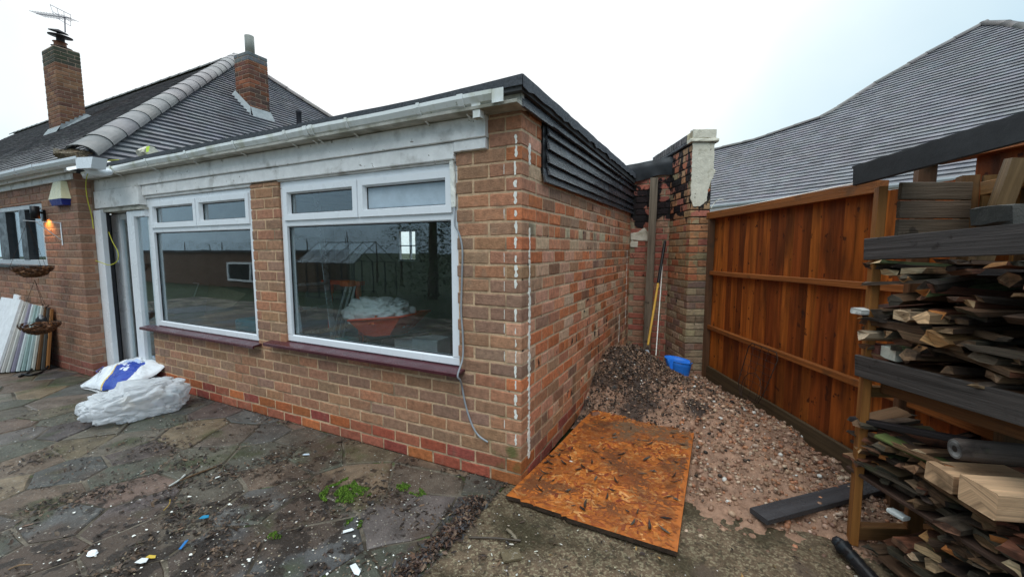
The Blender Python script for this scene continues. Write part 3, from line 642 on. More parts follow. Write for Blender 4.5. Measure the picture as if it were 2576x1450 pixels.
# paint drips on the corner
def drip_v(x0, z0, z1, w, plane, name='paint_drip'):
    rr = random.Random(int(z0*1000+w*9999)); mb = MB(); z = z0; pts = []
    k = int((z1-z0)/.012)
    for i in range(k+1):
        zz = z0+(z1-z0)*i/k; e_ = 1 if 0 < i < k else .6; pts.append((zz, -w/2*rr.uniform(.25, 1.35)*e_, w/2*rr.uniform(.25, 1.35)*e_))
    vs = []
    for zz, a, b in pts:
        if plane == 'f': vs += [(x0+a, -.0022, zz), (x0+b, -.0022, zz), (x0+a, .004, zz), (x0+b, .004, zz)]
        else: vs += [(.0024, x0+b, zz), (.0024, x0+a, zz), (-.004, x0+b, zz), (-.004, x0+a, zz)]
    fs = []
    for i in range(k):
        a = i*4; b = a+4; fs += [[a, a+1, b+1, b], [a+2, a, b, b+2], [a+1, a+3, b+3, b+1]]
    mb.add(vs, fs); mb.build(name, M['drip'], ext)
for r in range(3, 26):
    z = r*BH
    if R.random() < .88: drip_v(-.040+R.uniform(-.004, .004), z+R.uniform(.0, .035)*R.random(), z+.086-R.uniform(0, .05)*R.random(), .019*R.uniform(.45, 1.35), 'f')
for r in (4, 9, 11, 12, 14, 15, 16, 19, 22): drip_v(-.118, r*BH+.01, r*BH+.07, .004, 'f')
z = .14
while z < 1.62:
    L = R.uniform(.12, .4); drip_v(.118, z, min(z+L, 1.64), .034 if z < 1.05 else .015, 's'); z += L+R.uniform(.002, .010)
drip_v(.112, 2.02, 2.15, .03, 's')
for (s_, z0, z1) in ((3.3, .5, 1.5), (2.9, .35, .7)): drip_v(s_, z0, z1, .012, 's')
# gutter
gut = link('gutter', None, None, ext)
def gutter_run(parent, x0, x1, y, zt, slope, w=.10, h=.065, nx=40):
    prof = [(-w, 0), (-w, -.022), (-w*.82, -h*.8), (-w*.6, -h), (-w*.2, -h), (0, -h*.7), (0, 0), (-.006, 0), (-.006, -h*.62), (-w*.25, -h+.005), (-w*.6, -h+.005), (-w*.8, -h*.75), (-w+.005, -.022), (-w+.007, 0)]
    mb = MB(); n = len(prof); vs = []
    for i in range(nx+1):
        x = x0+(x1-x0)*i/nx; dz = slope*(x-x0)+.0025*math.sin(i*.7)
        vs += [(x, y+a, zt+dz+b) for a, b in prof]
    fs = [[i*n+k, (i+1)*n+k, (i+1)*n+(k+1) % n, i*n+(k+1) % n] for i in range(nx) for k in range(n)]
    mb.add(vs, fs); mb.add(vs[:n], [list(range(n))]); return mb.build('channel', M['gutter'], parent)
gutter_run(gut, -5.48, -.12, -.05, 2.385, .003)
for x in (-.33, -.64, -1.26, -1.62, -1.68, -1.91, -2.56, -3.29, -4.01, -4.75):
    zt = 2.385+.003*(x+5.5); b = .012 if x not in (-.33, -1.62, -1.68) else .02
    mb = MB()
    pr = [(-.106, .004), (-.106, -.024), (-.088, -.056), (-.064, -.072), (-.018, -.072), (0.0, -.05), (.004, .004)]
    for i in range(len(pr)-1): bar(mb, (x, -.05+pr[i][0], zt+pr[i][1]), (x, -.05+pr[i+1][0], zt+pr[i+1][1]), .006, b*2 if True else b, up=(1, 0, 0), bev=.001)
    bar(mb, (x, -.1, zt-.072), (x+.0, -.035, zt-.10), .008, .012, up=(1, 0, 0), bev=.001)
    mb.build('bracket', M['gutter'], gut)
mb = MB(); lathe(mb, (-.235, -.10, 2.27), [(.034, 0), (.034, .05), (.042, .052), (.042, .075), (.05, .09)], 4, col=(1, 1, 1), smooth=False); mb.build('downpipe_outlet', M['gutter'], gut)
mb = MB(); aabb(mb, -.118, -.045, -.15, -.147, 2.325, 2.40); aabb(mb, -.118, -.112, -.147, -.05, 2.33, 2.39); mb.build('loose_end_cap', M['gutter'], gut)
# flat roof
rf = MB()
def roofz(x, y): return 2.445+.012*y+.004*fb(x*3, y*3)+(.02*max(0, (x+.6)/.6) if x > -.6 else 0)
top = grid(-5.9, .055, -.115, 3.75, 60, 40, roofz); top.build('roof', M['felt'], ext)
mb = MB()
for i in range(60):                                # front felt edge
    xa = -5.9+5.955*i/60; xb = -5.9+5.955*(i+1)/60
    mb.add([(xa, -.117+.004*fb(xa*9, 1), roofz(xa, -.115)+.001), (xb, -.117+.004*fb(xb*9, 1), roofz(xb, -.115)+.001), (xb, -.112, 2.41), (xa, -.112, 2.41)], [[0, 3, 2, 1]])
for i in range(50):
    ya = -.115+3.865*i/50; yb = -.115+3.865*(i+1)/50; f1 = lambda y: .058+.008*fb(y*7, 3); f2 = lambda y: 2.40+.012*y+.022*fb(y*8, 9)
    mb.add([(f1(ya), ya, roofz(.055, ya)+.001), (f1(yb), yb, roofz(.055, yb)+.001), (f1(yb)+.004, yb, f2(yb)), (f1(ya)+.004, ya, f2(ya))], [[0, 1, 2, 3]])
mb.build('felt_edge', M['felt'], ext, smooth=True)
boxobj('roof_deck', -5.9, .045, -.10, 3.7, 2.385, 2.43, M['dark_in'], ext)
# tarred boards on the side
def clap(y0, y1, zt, h, out, t=.016, zs=.012, name='clapboard'):
    n = 26; mb = MB(); vs = []; uv = []; o_ = R.uniform(0, 30)
    for i in range(n+1):
        y = y0+(y1-y0)*i/n; w = .0028*fb(y*4, zt*9); zz = zt+zs*(y-.3)
        vs += [(.006, y, zz), (.012, y, zz+.001), (out+t+w*.5, y, zz-h+w), (out+w*.5, y, zz-h-.002+w)]
        uv += [(y+o_, 0), (y+o_, .02), (y+o_, h), (y+o_, h+.02)]
    fs = []
    for i in range(n):
        a = i*4; b = a+4; fs += [[a+1, b+1, b+2, a+2], [a+2, b+2, b+3, a+3], [a, b, b+1, a+1]]
    fs += [[0, 1, 2, 3], [n*4+3, n*4+2, n*4+1, n*4]]
    mb.add(vs, fs, (1, 1, 1), uv); return mb.build(name, M['tarboard'], ext)
clap(-.06, 3.5, 2.42, .105, .026, name='clapboard')
clap(.40, 2.6, 2.345, .03, .035)
clap(.355, 3.5, 2.335, .085, .022); clap(.358, 3.5, 2.262, .10, .022); clap(.362, 3.5, 2.175, .10, .022); clap(.366, 1.9, 2.085, .085, .026); clap(1.85, 3.5, 2.085, .085, .022)
clap(.30, 3.5, 2.035, .088, .020)
boxobj('batten', -.003, .012, .30, 3.5, 2.0, 2.40, M['black'], ext, .001)
# door
door = link('door', None, None, ext)
xl = lambda u, y=.03: P(u, 700, 1, y).x
xl = lambda u, y: P(u, 711, 1, y).x
JY = -.065
boxobj('door_frame', -5.56, xl(269, JY), JY, JY+.045, .0, 1.962, M['upvc'], door, .006)
ja = xl(269, JY)
boxobj('door_frame', ja, -4.43, JY+.02, .10, .0, .045, M['upvc'], door, .004)
boxobj('door_frame', ja, -4.43, JY+.025, .10, 1.935, 1.962, M['soffit'], door, .003)
boxobj('seal', ja-.03, ja+.012, JY+.046, JY+.075, .045, 1.935, M['seal'], door)
for u0_, u1_, y_, m_ in ((275, 279, .06, 'lightgrey'), (281, 284, .07, 'seal'), (286, 291, .10, 'lightgrey')): boxobj('door_track', xl(u0_, y_), xl(u1_, y_), y_, y_+.05, .045, 1.93, M[m_], door, .002)
boxobj('door_stile', xl(294, .09), xl(315, .09), .09, .14, .045, 1.93, M['upvc'], door, .008)
boxobj('door_stile', xl(333, -.02), xl(350, -.02), -.02, .04, .045, 1.935, M['upvc'], door, .012)
boxobj('door_rail', xl(350, -.02), -4.44, -.018, .038, 1.86, 1.934, M['upvc'], door, .008)
boxobj('door_rail', xl(350, -.02), -4.44, -.018, .038, .046, .10, M['upvc'], door, .008)
boxobj('door_rail', xl(315, .09), xl(333, .1), .092, .138, 1.86, 1.93, M['upvc'], door, .006)
boxobj('door_rail', xl(315, .09), xl(333, .1), .092, .138, .046, .11, M['upvc'], door, .006)
boxobj('door_stile', -4.475, -4.42, .02, .09, .0, 2.05, M['upvc'], door, .004)
boxobj('pane', xl(349, 0), -4.45, .008, .012, .09, 1.87, M['glass'], door, 0)
boxobj('pane', xl(314, .1), xl(336, .1), .11, .114, .10, 1.87, M['glass'], door, 0)
hx_ = xl(300, .08); boxobj('door_handle', hx_, hx_+.022, .068, .088, 1.35, 1.52, M['upvc'], door, .004)
# cable conduit
cb = thing('wall_cable', 'grey cable hanging loose down the brick pier from a white trunking strip', 'cable', (-.45, -.03, 1.0))
pts = [(-.487, .008, 1.80), (-.470, -.012, 1.72), (-.468, -.014, 1.66), (-.437, -.012, 1.60), (-.415, -.012, 1.5), (-.422, -.012, 1.30), (-.43, -.012, 1.1), (-.418, -.014, .95), (-.41, -.03, .80), (-.408, -.094, .70), (-.405, -.07, .66), (-.425, -.02, .60), (-.41, -.012, .5), (-.385, -.012, .42), (-.35, -.012, .34), (-.305, -.012, .285), (-.235, -.012, .255)]
tube(MB(), spline(pts, 5), .0062, 8).build('cable', M['grey_cable'], cb)
g = MB(); bar(g, (-.502, .006, 2.17), (-.486, .004, 1.78), .032, .022, up=(0, 1, 0), bev=.004, jit=.003, seg=12); g.build('trunking', M['drip'], cb)

# ------------------------------------------------------------------ back wall and pier
FD = Vector((.443, -.896, 0)).normalized(); FP = Vector((.896, .443, 0)).normalized()
bw = thing('garage_wall', 'tar stained brick wall end with cream painted pier at the end of the passage', 'wall', (.4, 3.4, 0))
A0 = Vector((.49, 3.5, 0))
bb = lay((0.0, 3.5), (1, 0), (0, -1), .50, 2.50, [], c_back, .06, .0, bh=.082, bl=.215)
emit_bricks(bw, bb, M['brick_back'], maxn=90)
mm = MB(); aabb(mm, -.05, .56, 3.507, 3.62, 0, 2.50); mm.build('mortar', M['mortar_back'], bw)
PL = .63; PW = .235                                # pier: left face along FD, front face along FP
q1 = A0+FD*PL
lf = lay((A0.x-FD.x*1.2, A0.y-FD.y*1.2), (FD.x, FD.y), (-FP.x, -FP.y), 1.2+PL, 2.70, [(0, 1.2, 0, 2.3)], c_pier, .03, .03+BW, bh=.082, bl=.215)
ff = lay((q1.x, q1.y), (FP.x, FP.y), (FD.x, FD.y), PW, 2.70, [], c_pier, 0.0, .0, bh=.082, bl=.235)
ff2 = []
for L, H, m4, col, D in ff:                        # alternate full end / two headers
    r = int(m4.translation.z/.082)
    if r % 2: ff2.append((L, H, m4, col, D))
    else:
        for s in (-1, 1): ff2.append((L/2-.005, H, m4 @ Matrix.Translation((s*L/4, 0, 0)), vary(col, .2), D))
emit_bricks(bw, lf+ff2, M['brick_pier'], maxn=200)
mm = MB(); c_ = A0+FD*(PL/2-.6)+FP*(PW/2)
gm = box_geo(PL+1.2-.02, PW-.014, 2.70, 0); mt = frame_m((c_.x, c_.y, 1.35), FD); mm.add(tf(gm[0], mt), gm[1], (1, 1, 1), gm[2]); mm.build('mortar', M['mortar_back'], bw)
# coping of soldier bricks, stone band
for i in range(17):
    s = PL-.035-i*.078; c_ = A0+FD*s+FP*(PW/2-.0)
    o = link('coping_brick', R.choice([MB().add(*box_geo(.066, PW+.02, .085, .004, .0015)[:2]).mesh('coping_brick') for _ in range(1)]), M['any'], bw, frame_m((c_.x, c_.y, 2.795+R.uniform(-.003, .003)), FD), vary((.06, .06, .065) if i > 1 else (.40, .33, .2), .25))
gm = box_geo(1.32, PW+.05, .035, .008, .002, seg=8); mb = MB(); c_ = A0+FD*(PL-.63)+FP*(PW/2); mb.add(tf(gm[0], frame_m((c_.x, c_.y, 2.728), FD)), gm[1], (1, 1, 1), gm[2]); mb.build('stone_band', M['felt'], bw)
mb = MB(); c_ = q1-FD*.02+FP*(PW/2); gm = box_geo(PW+.075, .12, .04, .01, .004, seg=4); mb.add(tf(gm[0], frame_m((c_.x, c_.y, 2.732), FP)), gm[1], (1, 1, 1), gm[2])
gm = box_geo(PW+.02, .10, .10, .006, .003, seg=4); mb.add(tf(gm[0], frame_m((c_.x, c_.y, 2.802), FP)), gm[1], (1, 1, 1), gm[2]); mb.build('render_cap', M['render'], bw)
def patch(o, dx, nrm, poly, th, m, name, parent):
    # ragged sheet of render: poly in (s,z) on wall face at o
    pts = []
    for k in range(len(poly)):
        a = poly[k]; b = poly[(k+1) % len(poly)]; n = max(1, int(math.hypot(b[0]-a[0], b[1]-a[1])/.02))
        for q in range(n): pts.append((a[0]+(b[0]-a[0])*q/n+R.uniform(-.004, .004), a[1]+(b[1]-a[1])*q/n+R.uniform(-.004, .004)))
    cx = sum(p[0] for p in pts)/len(pts); cz = sum(p[1] for p in pts)/len(pts)
    W3 = lambda s, z, t: (o.x+dx.x*s+nrm.x*t, o.y+dx.y*s+nrm.y*t, z)
    n = len(pts); vs = [W3(s, z, -.002) for s, z in pts]+[W3(s, z, th) for s, z in pts]+[W3(cx+(s-cx)*.9, cz+(z-cz)*.9, th+.002) for s, z in pts]
    fs = [[k, (k+1) % n, (k+1) % n+n, k+n] for k in range(n)]+[[k+n, (k+1) % n+n, (k+1) % n+2*n, k+2*n] for k in range(n)]+[list(range(2*n, 3*n))]
    return MB().add(vs, fs).build(name, m, parent)
patch(q1, FP, FD, [(-.006, 2.71), (PW+.004, 2.71), (PW+.006, 2.42), (PW+.03, 2.40), (PW-.01, 2.30), (PW-.05, 2.18), (PW-.06, 2.06), (.1, 2.0), (.03, 2.0), (-.006, 2.08)], .012, M['render'], 'render_patch', bw)
patch(A0-Vector((.49, 0, 0)), Vector((1, 0, 0)), Vector((0, -1, 0)), [(0.005, 1.64), (.26, 1.62), (.25, 1.72), (.18, 1.80), (.10, 1.74), (.005, 1.73)], .012, M['render'], 'render_patch', bw)
patch(A0-Vector((.49, 0, 0)), Vector((1, 0, 0)), Vector((0, -1, 0)), [(0.005, 1.54), (.10, 1.54), (.10, 1.62), (.005, 1.625)], .010, M['render'], 'render_patch', bw)
# black sheet over the back wall
mb = MB(); n = 24; vs = []
for i in range(n+1):
    x = -.35+.86*i/n; k = .012*math.sin(i*.9)+.01*fb(x*8, 2)
    vs += [(x, 3.62, 2.62+.06*i/n), (x, 3.46+k, 2.60+.09*i/n+k*.3), (x, 3.455-k, 2.52+.08*i/n), (x, 3.47+k, 2.40+.06*i/n+.02*math.sin(i*.4))]
mb.add(vs, [[i*4+k, (i+1)*4+k, (i+1)*4+k+1, i*4+k+1] for i in range(n) for k in range(3)], (1, 1, 1), None, True).build('roof_sheet', M['black_sheet'], bw)
# leaning plank, broom, pole, bucket
pk = thing('timber_plank', 'tall grey weathered plank standing upright against the back brick wall', 'plank', (.28, 3.3, 0)); 
barobj('plank', (.275, 3.36, .05), (.30, 3.40, 2.43), .095, .035, M['oldwood'], pk, up=(0, 1, 0), col=(.16, .125, .09), bev=.003, jit=.002, seg=8)
br = thing('garden_rake', 'yellow and black handled rake leaning beside the plank behind the soil heap', 'rake', (.45, 2.7, .3))
a = P(1627, 885, 1, 2.75); t3 = P(1673, 606, 1, 3.42); d = (t3-a)
tube(MB(), [a+d*.06, a+d*.60], .014).build('handle', M['any'], br).color = (.62, .36, .06, 1)
tube(MB(), [a+d*.60, t3], .018).build('grip', M['black'], br)
mb = MB()
for i in range(-5, 6): tube(mb, [a+d*.05, a+Vector((i*.011, -.02, -.02)), a+Vector((i*.019, -.03, -.13))], .003, 5)
mb.build('tines', M['steel'], br)
mb = MB(); mb.add([a+Vector((-.018, 0, .03)), a+Vector((.018, 0, .03)), a+Vector((.062, -.022, -.045)), a+Vector((-.062, -.022, -.045)), a+Vector((-.06, -.03, -.055)), a+Vector((.06, -.03, -.055))], [[0, 1, 2, 3], [3, 2, 5, 4]]); mb.build('rake_head', M['alu'], br)
pw = thing('white_pole', 'thin white metal pole leaning beside the yellow rake handle', 'pole', (.5, 2.8, .3))
tube(MB(), [P(1650, 893, 1, 2.75), P(1667, 655, 1, 3.40)], .0065).build('rod', M['drip'], pw)
bk = thing('bucket', 'blue flexible bucket with cut sides sitting on the edge of the soil heap', 'bucket', (.73, 2.35, .1))
bc = Vector((.735, 2.42, .0)); mb = MB(); n = 36; rows = [(.078, .10), (.086, .16), (.094, .22), (.102, .28), (.108, .325)]
vs = [(bc.x+r*math.cos(2*PI*k/n)*1.25, bc.y+r*math.sin(2*PI*k/n), z-.02*math.cos(2*PI*k/n)) for r, z in rows for k in range(n)]
ang = lambda k: (360*k/n) % 360
def cutout(k, i): return (225 < ang(k) < 250 and i >= 1) or (5 < ang(k) < 30 and i >= 2)
fs = [[i*n+k, i*n+(k+1) % n, (i+1)*n+(k+1) % n, (i+1)*n+k] for i in range(4) for k in range(n) if not cutout(k, i)]+[list(range(n))]
o = mb.add(vs, fs, (1, 1, 1), None, True).build('bucket_shell', M['blue'], bk); md = o.modifiers.new('t', 'SOLIDIFY'); md.thickness = .006
mb = MB(); rim = [(bc.x+.110*math.cos(math.radians(q))*1.25, bc.y+.110*math.sin(math.radians(q)), .328-.02*math.cos(math.radians(q))) for q in range(34, 222, 6)]; tube(mb, rim, .0055, 6)
rim = [(bc.x+.110*math.cos(math.radians(q))*1.25, bc.y+.110*math.sin(math.radians(q)), .328-.02*math.cos(math.radians(q))) for q in range(254, 366, 6)]; tube(mb, rim, .0055, 6); mb.build('rim', M['blue'], bk)
tube(MB(), spline([(bc.x+.13, bc.y, .31), (bc.x+.11, bc.y+.03, .24), (bc.x+.07, bc.y+.05, .2)]), .003, 5).build('wire_handle', M['steel'], bk)

# ------------------------------------------------------------------ fence
FO = Vector((.96, 2.93, 0))                        # start of fence, runs along FD to the camera's right
fence = thing('garden_fence', 'orange brown feather edge fence beside the gravel heap', 'fence', FO)
FL = [(.30, .072, .011), (.24, .054, .009), (.36, .098, .015), (.19, .042, .008), (.32, .084, .015), (.27, .062, .011)]
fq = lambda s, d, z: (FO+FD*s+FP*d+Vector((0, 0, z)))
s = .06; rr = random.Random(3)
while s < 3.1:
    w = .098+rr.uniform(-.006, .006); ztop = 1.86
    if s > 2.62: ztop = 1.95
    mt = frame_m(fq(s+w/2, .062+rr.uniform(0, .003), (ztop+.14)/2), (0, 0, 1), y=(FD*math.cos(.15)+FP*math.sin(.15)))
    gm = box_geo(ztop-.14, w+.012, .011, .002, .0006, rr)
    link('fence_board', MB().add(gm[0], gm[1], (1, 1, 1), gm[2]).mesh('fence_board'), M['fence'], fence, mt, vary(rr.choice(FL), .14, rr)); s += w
def rail(s0, s1, z, w=.045, h=.045, d=.035, name='rail', z2=None, col=(.32, .10, .024)):
    return barobj(name, fq(s0, d, z), fq(s1, d, z if z2 is None else z2), w, h, M['timber'], fence, col=vary(col, .12), bev=.003, jit=.001, seg=4)
rail(-.02, 2.15, 1.885, .075, .075, .025, 'top_rail'); rail(.05, 3.0, 1.245, z2=1.29); rail(.05, 3.0, .63, z2=.645)
rail(2.45, 3.2, 1.975, .08, .05, .03, 'top_rail', col=(.33, .10, .035))
rail(0, 3.2, .10, .03, .16, .035, 'gravel_board', col=(.09, .055, .03))
for s in (0.02, 2.40): barobj('post', fq(s, .03, 0), fq(s, .03, 1.87 if s < 1 else 2.0), .075, .075, M['timber'], fence, col=(.13, .06, .028), bev=.004)
cbl = thing('fence_cable', 'thin white cable stretched along the top of the fence', 'cable', fq(0, 0, 1.92))
tube(MB(), [fq(-.05, .05, 1.93), fq(1.0, .06, 1.935), fq(2.1, .06, 1.945)], .004, 6).build('cable', M['drip'], cbl)
wg = thing('wire_grill', 'rusty wire grill rack leaning on the lower fence boards', 'grill', fq(1.1, -.02, .3))
mb = MB(); W2 = lambda a, b: fq(.95+a, -.03-.10*(1-b/.5), .16+b)
ol = [W2(.08, .02), W2(0, .12), W2(.02, .46), W2(.06, .5), W2(.40, .5), W2(.44, .45), W2(.38, .14), W2(.34, .04), W2(.08, .02)]
tube(mb, ol, .004, 6)
for k in range(7): tube(mb, [W2(.01, .46-.055*k), W2(.43, .46-.055*k)], .0018, 5)
for k in range(3): tube(mb, [W2(.1+.1*k, .03), W2(.1+.1*k, .5)], .0018, 5)
tube(mb, [W2(.2+.14*math.cos(q*.35), .12+.14*math.sin(q*.35)) for q in range(19)], .003, 5)
mb.build('wire', M['steel'], wg)

# ------------------------------------------------------------------ OSB board
osb = thing('chipboard_sheet', 'wet orange strand board sheet lying across the ground at the building corner', 'board', (.47, .6, .03))
def osbz(x, y): return .040+.022*y+.004*x
outl = [(-.02, -.17), (.07, -.165), (.085, -.185), (.13, -.178), (.2, -.185), (.35, -.19), (.38, -.205), (.94, -.215), (.945, .4), (.955, 1.30), (.5, 1.31), (.12, 1.29), (.085, 1.0), (.05, .5), (.012, .15)]
n = len(outl); mb = MB()
vs = [(x, y, osbz(x, y)-.024) for x, y in outl]+[(x, y, osbz(x, y)) for x, y in outl]
mb.add(vs, [[k, (k+1) % n, (k+1) % n+n, k+n] for k in range(n)]+[list(range(n))[::-1]]).build('board_edge', M['osb_edge'], osb)
def inside(x, y, pl):
    c = False; j = len(pl)-1
    for i in range(len(pl)):
        if (pl[i][1] > y) != (pl[j][1] > y) and x < (pl[j][0]-pl[i][0])*(y-pl[i][1])/(pl[j][1]-pl[i][1])+pl[i][0]: c = not c
        j = i
    return c
MB().add([(x, y, osbz(x, y)+.0004) for x, y in outl], [list(range(n))]).build('board_face', M['osb'], osb)
ro = random.Random(8); A = [[], [], [], []]
for i in range(3400):
    x = ro.uniform(-.02, .95); y = ro.uniform(-.2, 1.3)
    if not inside(x, y, outl) or not inside(x+.03, y-.02, outl) or not inside(x-.03, y+.02, outl): continue
    L = ro.uniform(.03, .09); w = ro.uniform(.007, .022)
    c = vary(ro.choice([(.50, .155, .028), (.58, .21, .048), (.42, .115, .022), (.36, .10, .022), (.54, .18, .038), (.30, .07, .02), (.62, .29, .10), (.22, .045, .02)]), .2, ro)
    A[0].append((x, y, osbz(x, y)+.0012+ro.random()*.0012)); A[1].append((L, w, .002)); A[2].append((ro.uniform(-.03, .03), ro.uniform(-.02, .02), ro.uniform(0, 3.14))); A[3].append(c)
o = scatter(A, [(-.5, -.5, 0), (.4, -.45, 0), (.5, .5, 0), (-.45, .4, 0)], [(0, 1, 2, 3)], 'wood_strands', M['strand'], osb); o['kind'] = 'stuff'
# leaves on the board: long dark leaves
lv = []
def leaf(x, y, z, L, w, a, col, curl=.3, mb=None):
    own = mb is None; mb = mb or MB(); vs = []; n = 6
    for i in range(n+1):
        t = i/n; ww = w*math.sin(PI*min(.97, max(.03, t)))**.8; cx_ = (t-.5)*L; cz = curl*L*(t-.5)**2*1.5
        for s_ in (-1, 0, 1):
            px, py = cx_, s_*ww/2+.12*L*math.sin(t*2.2); vs.append((x+px*math.cos(a)-py*math.sin(a), y+px*math.sin(a)+py*math.cos(a), z+cz+abs(s_)*ww*.25))
    fs = [[i*3+k, (i+1)*3+k, (i+1)*3+k+1, i*3+k+1] for i in range(n) for k in range(2)]
    mb.add(vs, fs, col, None, True); return mb
mb = MB(); rl = random.Random(21)
for i in range(75):
    x = rl.uniform(.05, .9); y = min(1.2, max(-.1, rl.gauss(.6, .4)))
    if not inside(x, y, outl): continue
    leaf(x, y, osbz(x, y)+.006, rl.uniform(.03, .09), rl.uniform(.008, .018), rl.uniform(0, 6.3), vary(rl.choice([(.018, .012, .010), (.03, .018, .013), (.05, .03, .02), (.07, .06, .05)]), .3, rl), rl.uniform(.1, .6), mb)
props(mb.build('fallen_leaves', M['litter']), 'scattered dark wet leaves lying on the orange strand board', 'leaves', kind='stuff')
mb = MB(); mb.add([(.165, .38, .045), (.21, .355, .052), (.262, .375, .05), (.255, .405, .046), (.20, .425, .048), (.175, .41, .046)], [[0, 1, 2, 3, 4, 5]]); o = mb.build('plaster_flake', M['drip']); md = o.modifiers.new('t', 'SOLIDIFY'); md.thickness = .006; props(o, 'white plaster flake lying near the left edge of the strand board', 'flake')

# dark plank lower right
sp_ = thing('dark_plank', 'dark grey wet plank lying flat across the gravel under the log rack', 'plank', (1.6, .65, .03))
barobj('plank', P(1908, 1297, 2, .05), P(2215, 1222, 2, .06)+Vector((.05, .05, .01)), .115, .03, M['slate'], sp_, bev=.002)
# loose bricks
for (u, v, z, a, nm, lb) in ((1895, 1000, .14, .4, 'loose_brick', 'broken red brick half buried in the gravel beside the fence'),):
    p = P(u*0+1690+0, 1010, 2, .12)
for (p, a, col, lb, sz) in ((P(1683, 855+0, 2, .1), 0, 0, 0, 0),): pass
def chunk(p, sz, a, col, name, label, cat, m='brick_left'):
    gm = box_geo(sz[0], sz[1], sz[2], .012, .007, seg=2); return props(link(name, MB().add(*gm[:2]).mesh(name), M[m], None, Matrix.Translation(p) @ Euler(a).to_matrix().to_4x4(), col), label, cat)
p = P(1804, 1002, 2, .13); chunk(p, (.13, .09, .05), (.25, .1, .35), (.34, .12, .06), 'broken_brick', 'broken orange brick lump lying on the gravel heap near the fence foot', 'brick')
p = P(1497, 1043, 2, .06); chunk(p, (.08, .05, .045), (.3, .2, .9), (.20, .09, .055), 'brick_fragment', 'small brown brick fragment at the foot of the side wall beside the board', 'brick')

# ------------------------------------------------------------------ log rack
rack = thing('log_rack', 'open timber lean-to log rack with black edged roof standing by the fence', 'rack', (1.72, .31, 0))
RO = Vector((1.725, .315, 0)); TD = Vector((.425, -.905, 0)).normalized(); TP = Vector((.905, .425, 0)).normalized()
rq = lambda s, d, z: RO+TD*s+TP*d+Vector((0, 0, z+.055*s*min(1, z/.9)))
YW = (.40, .195, .055)
def rb(name, a, b, w, h, m='timber', col=YW, up=(0, 0, 1)): return barobj(name, a, b, w, h, M[m], rack, up, vary(col, .1), .003, .001, 5)
rb('post', rq(0, .02, 0), rq(0, .02, 1.80), .07, .035, up=(1, 0, 0), col=(.28, .105, .026))
rb('post', rq(.02, .30, 0), rq(.02, .30, .42), .06, .05, col=(.2, .09, .03)); rb('post', rq(.02, .42, .9), rq(.0, .42, 1.85), .06, .07, col=(.15, .075, .03))
rb('post', rq(.25, .45, 0), rq(.25, .45, 1.9), .07, .07, col=(.14, .08, .04)); rb('post', rq(1.0, .02, 0), rq(1.0, .02, 1.9), .07, .05)
rb('base_rail', rq(0, .03, .06), rq(.02, .55, .06), .05, .07, col=(.20, .095, .035)); rb('base_rail', rq(0.1, .12, .03), rq(1.3, .12, .03), .06, .06, col=(.15, .085, .04))
rb('shelf_rail', rq(.0, .03, .80), rq(.02, .52, .80), .04, .05, col=(.20, .10, .035))
rb('front_board', rq(-.02, -.012, .928), rq(1.4, -.012, .928), .022, .105, 'oldwood', (.058, .046, .042))
rb('shelf_rail', rq(.03, .10, .835), rq(1.4, .10, .835), .06, .07, col=(.14, .06, .02))
rb('front_board', rq(-.02, -.012, 1.505), rq(1.4, -.012, 1.505), .022, .105, 'oldwood', (.062, .052, .050))
rb('roof_board', rq(-.06, -.06, 1.865), rq(1.5, -.06, 1.865), .02, .095, 'black_sheet', (1, 1, 1))
gm = MB(); gm.add([rq(-.07, -.07, 1.914), rq(1.5, -.07, 1.914), rq(1.5, .1, 1.92), rq(-.05, .1, 1.92), rq(-.07, -.07, 1.905), rq(1.5, -.07, 1.905)], [[0, 1, 2, 3], [0, 4, 5, 1]]); o = gm.build('roof_cover', M['black_sheet'], rack)
for i, s in enumerate((.06, .20, .30)): rb('upright', rq(s, .46, 1.40), rq(s, .46, 1.84), .05, .03, col=[(.22, .11, .04), (.30, .14, .04), (.24, .09, .03)][i])
for k in range(3): rb('side_board', rq(.055, .06, 1.60+.085*k), rq(.055, .38, 1.60+.085*k), .018, .08, 'oldwood', (.10, .07, .048))
rb('shelf_board', rq(-.02, .10, .965), rq(1.35, .10, .965), .20, .018, col=(.12, .06, .03)); rb('shelf_board', rq(-.02, .34, .965), rq(1.35, .34, .965), .20, .018, col=(.12, .06, .03))
rb('shelf_board', rq(-.05, .10, .375), rq(1.35, .10, .375), .20, .018, col=(.08, .045, .03)); rb('shelf_board', rq(-.05, .34, .375), rq(1.35, .34, .375), .2, .018, col=(.08, .045, .03))
rb('upright', rq(.19, .30, 1.40), rq(.26, .34, 1.86), .055, .07, 'timber', (.20, .12, .06)); rb('shelf_rail', rq(.10, .40, 1.77), rq(.6, .40, 1.79), .05, .06, col=(.30, .14, .05))
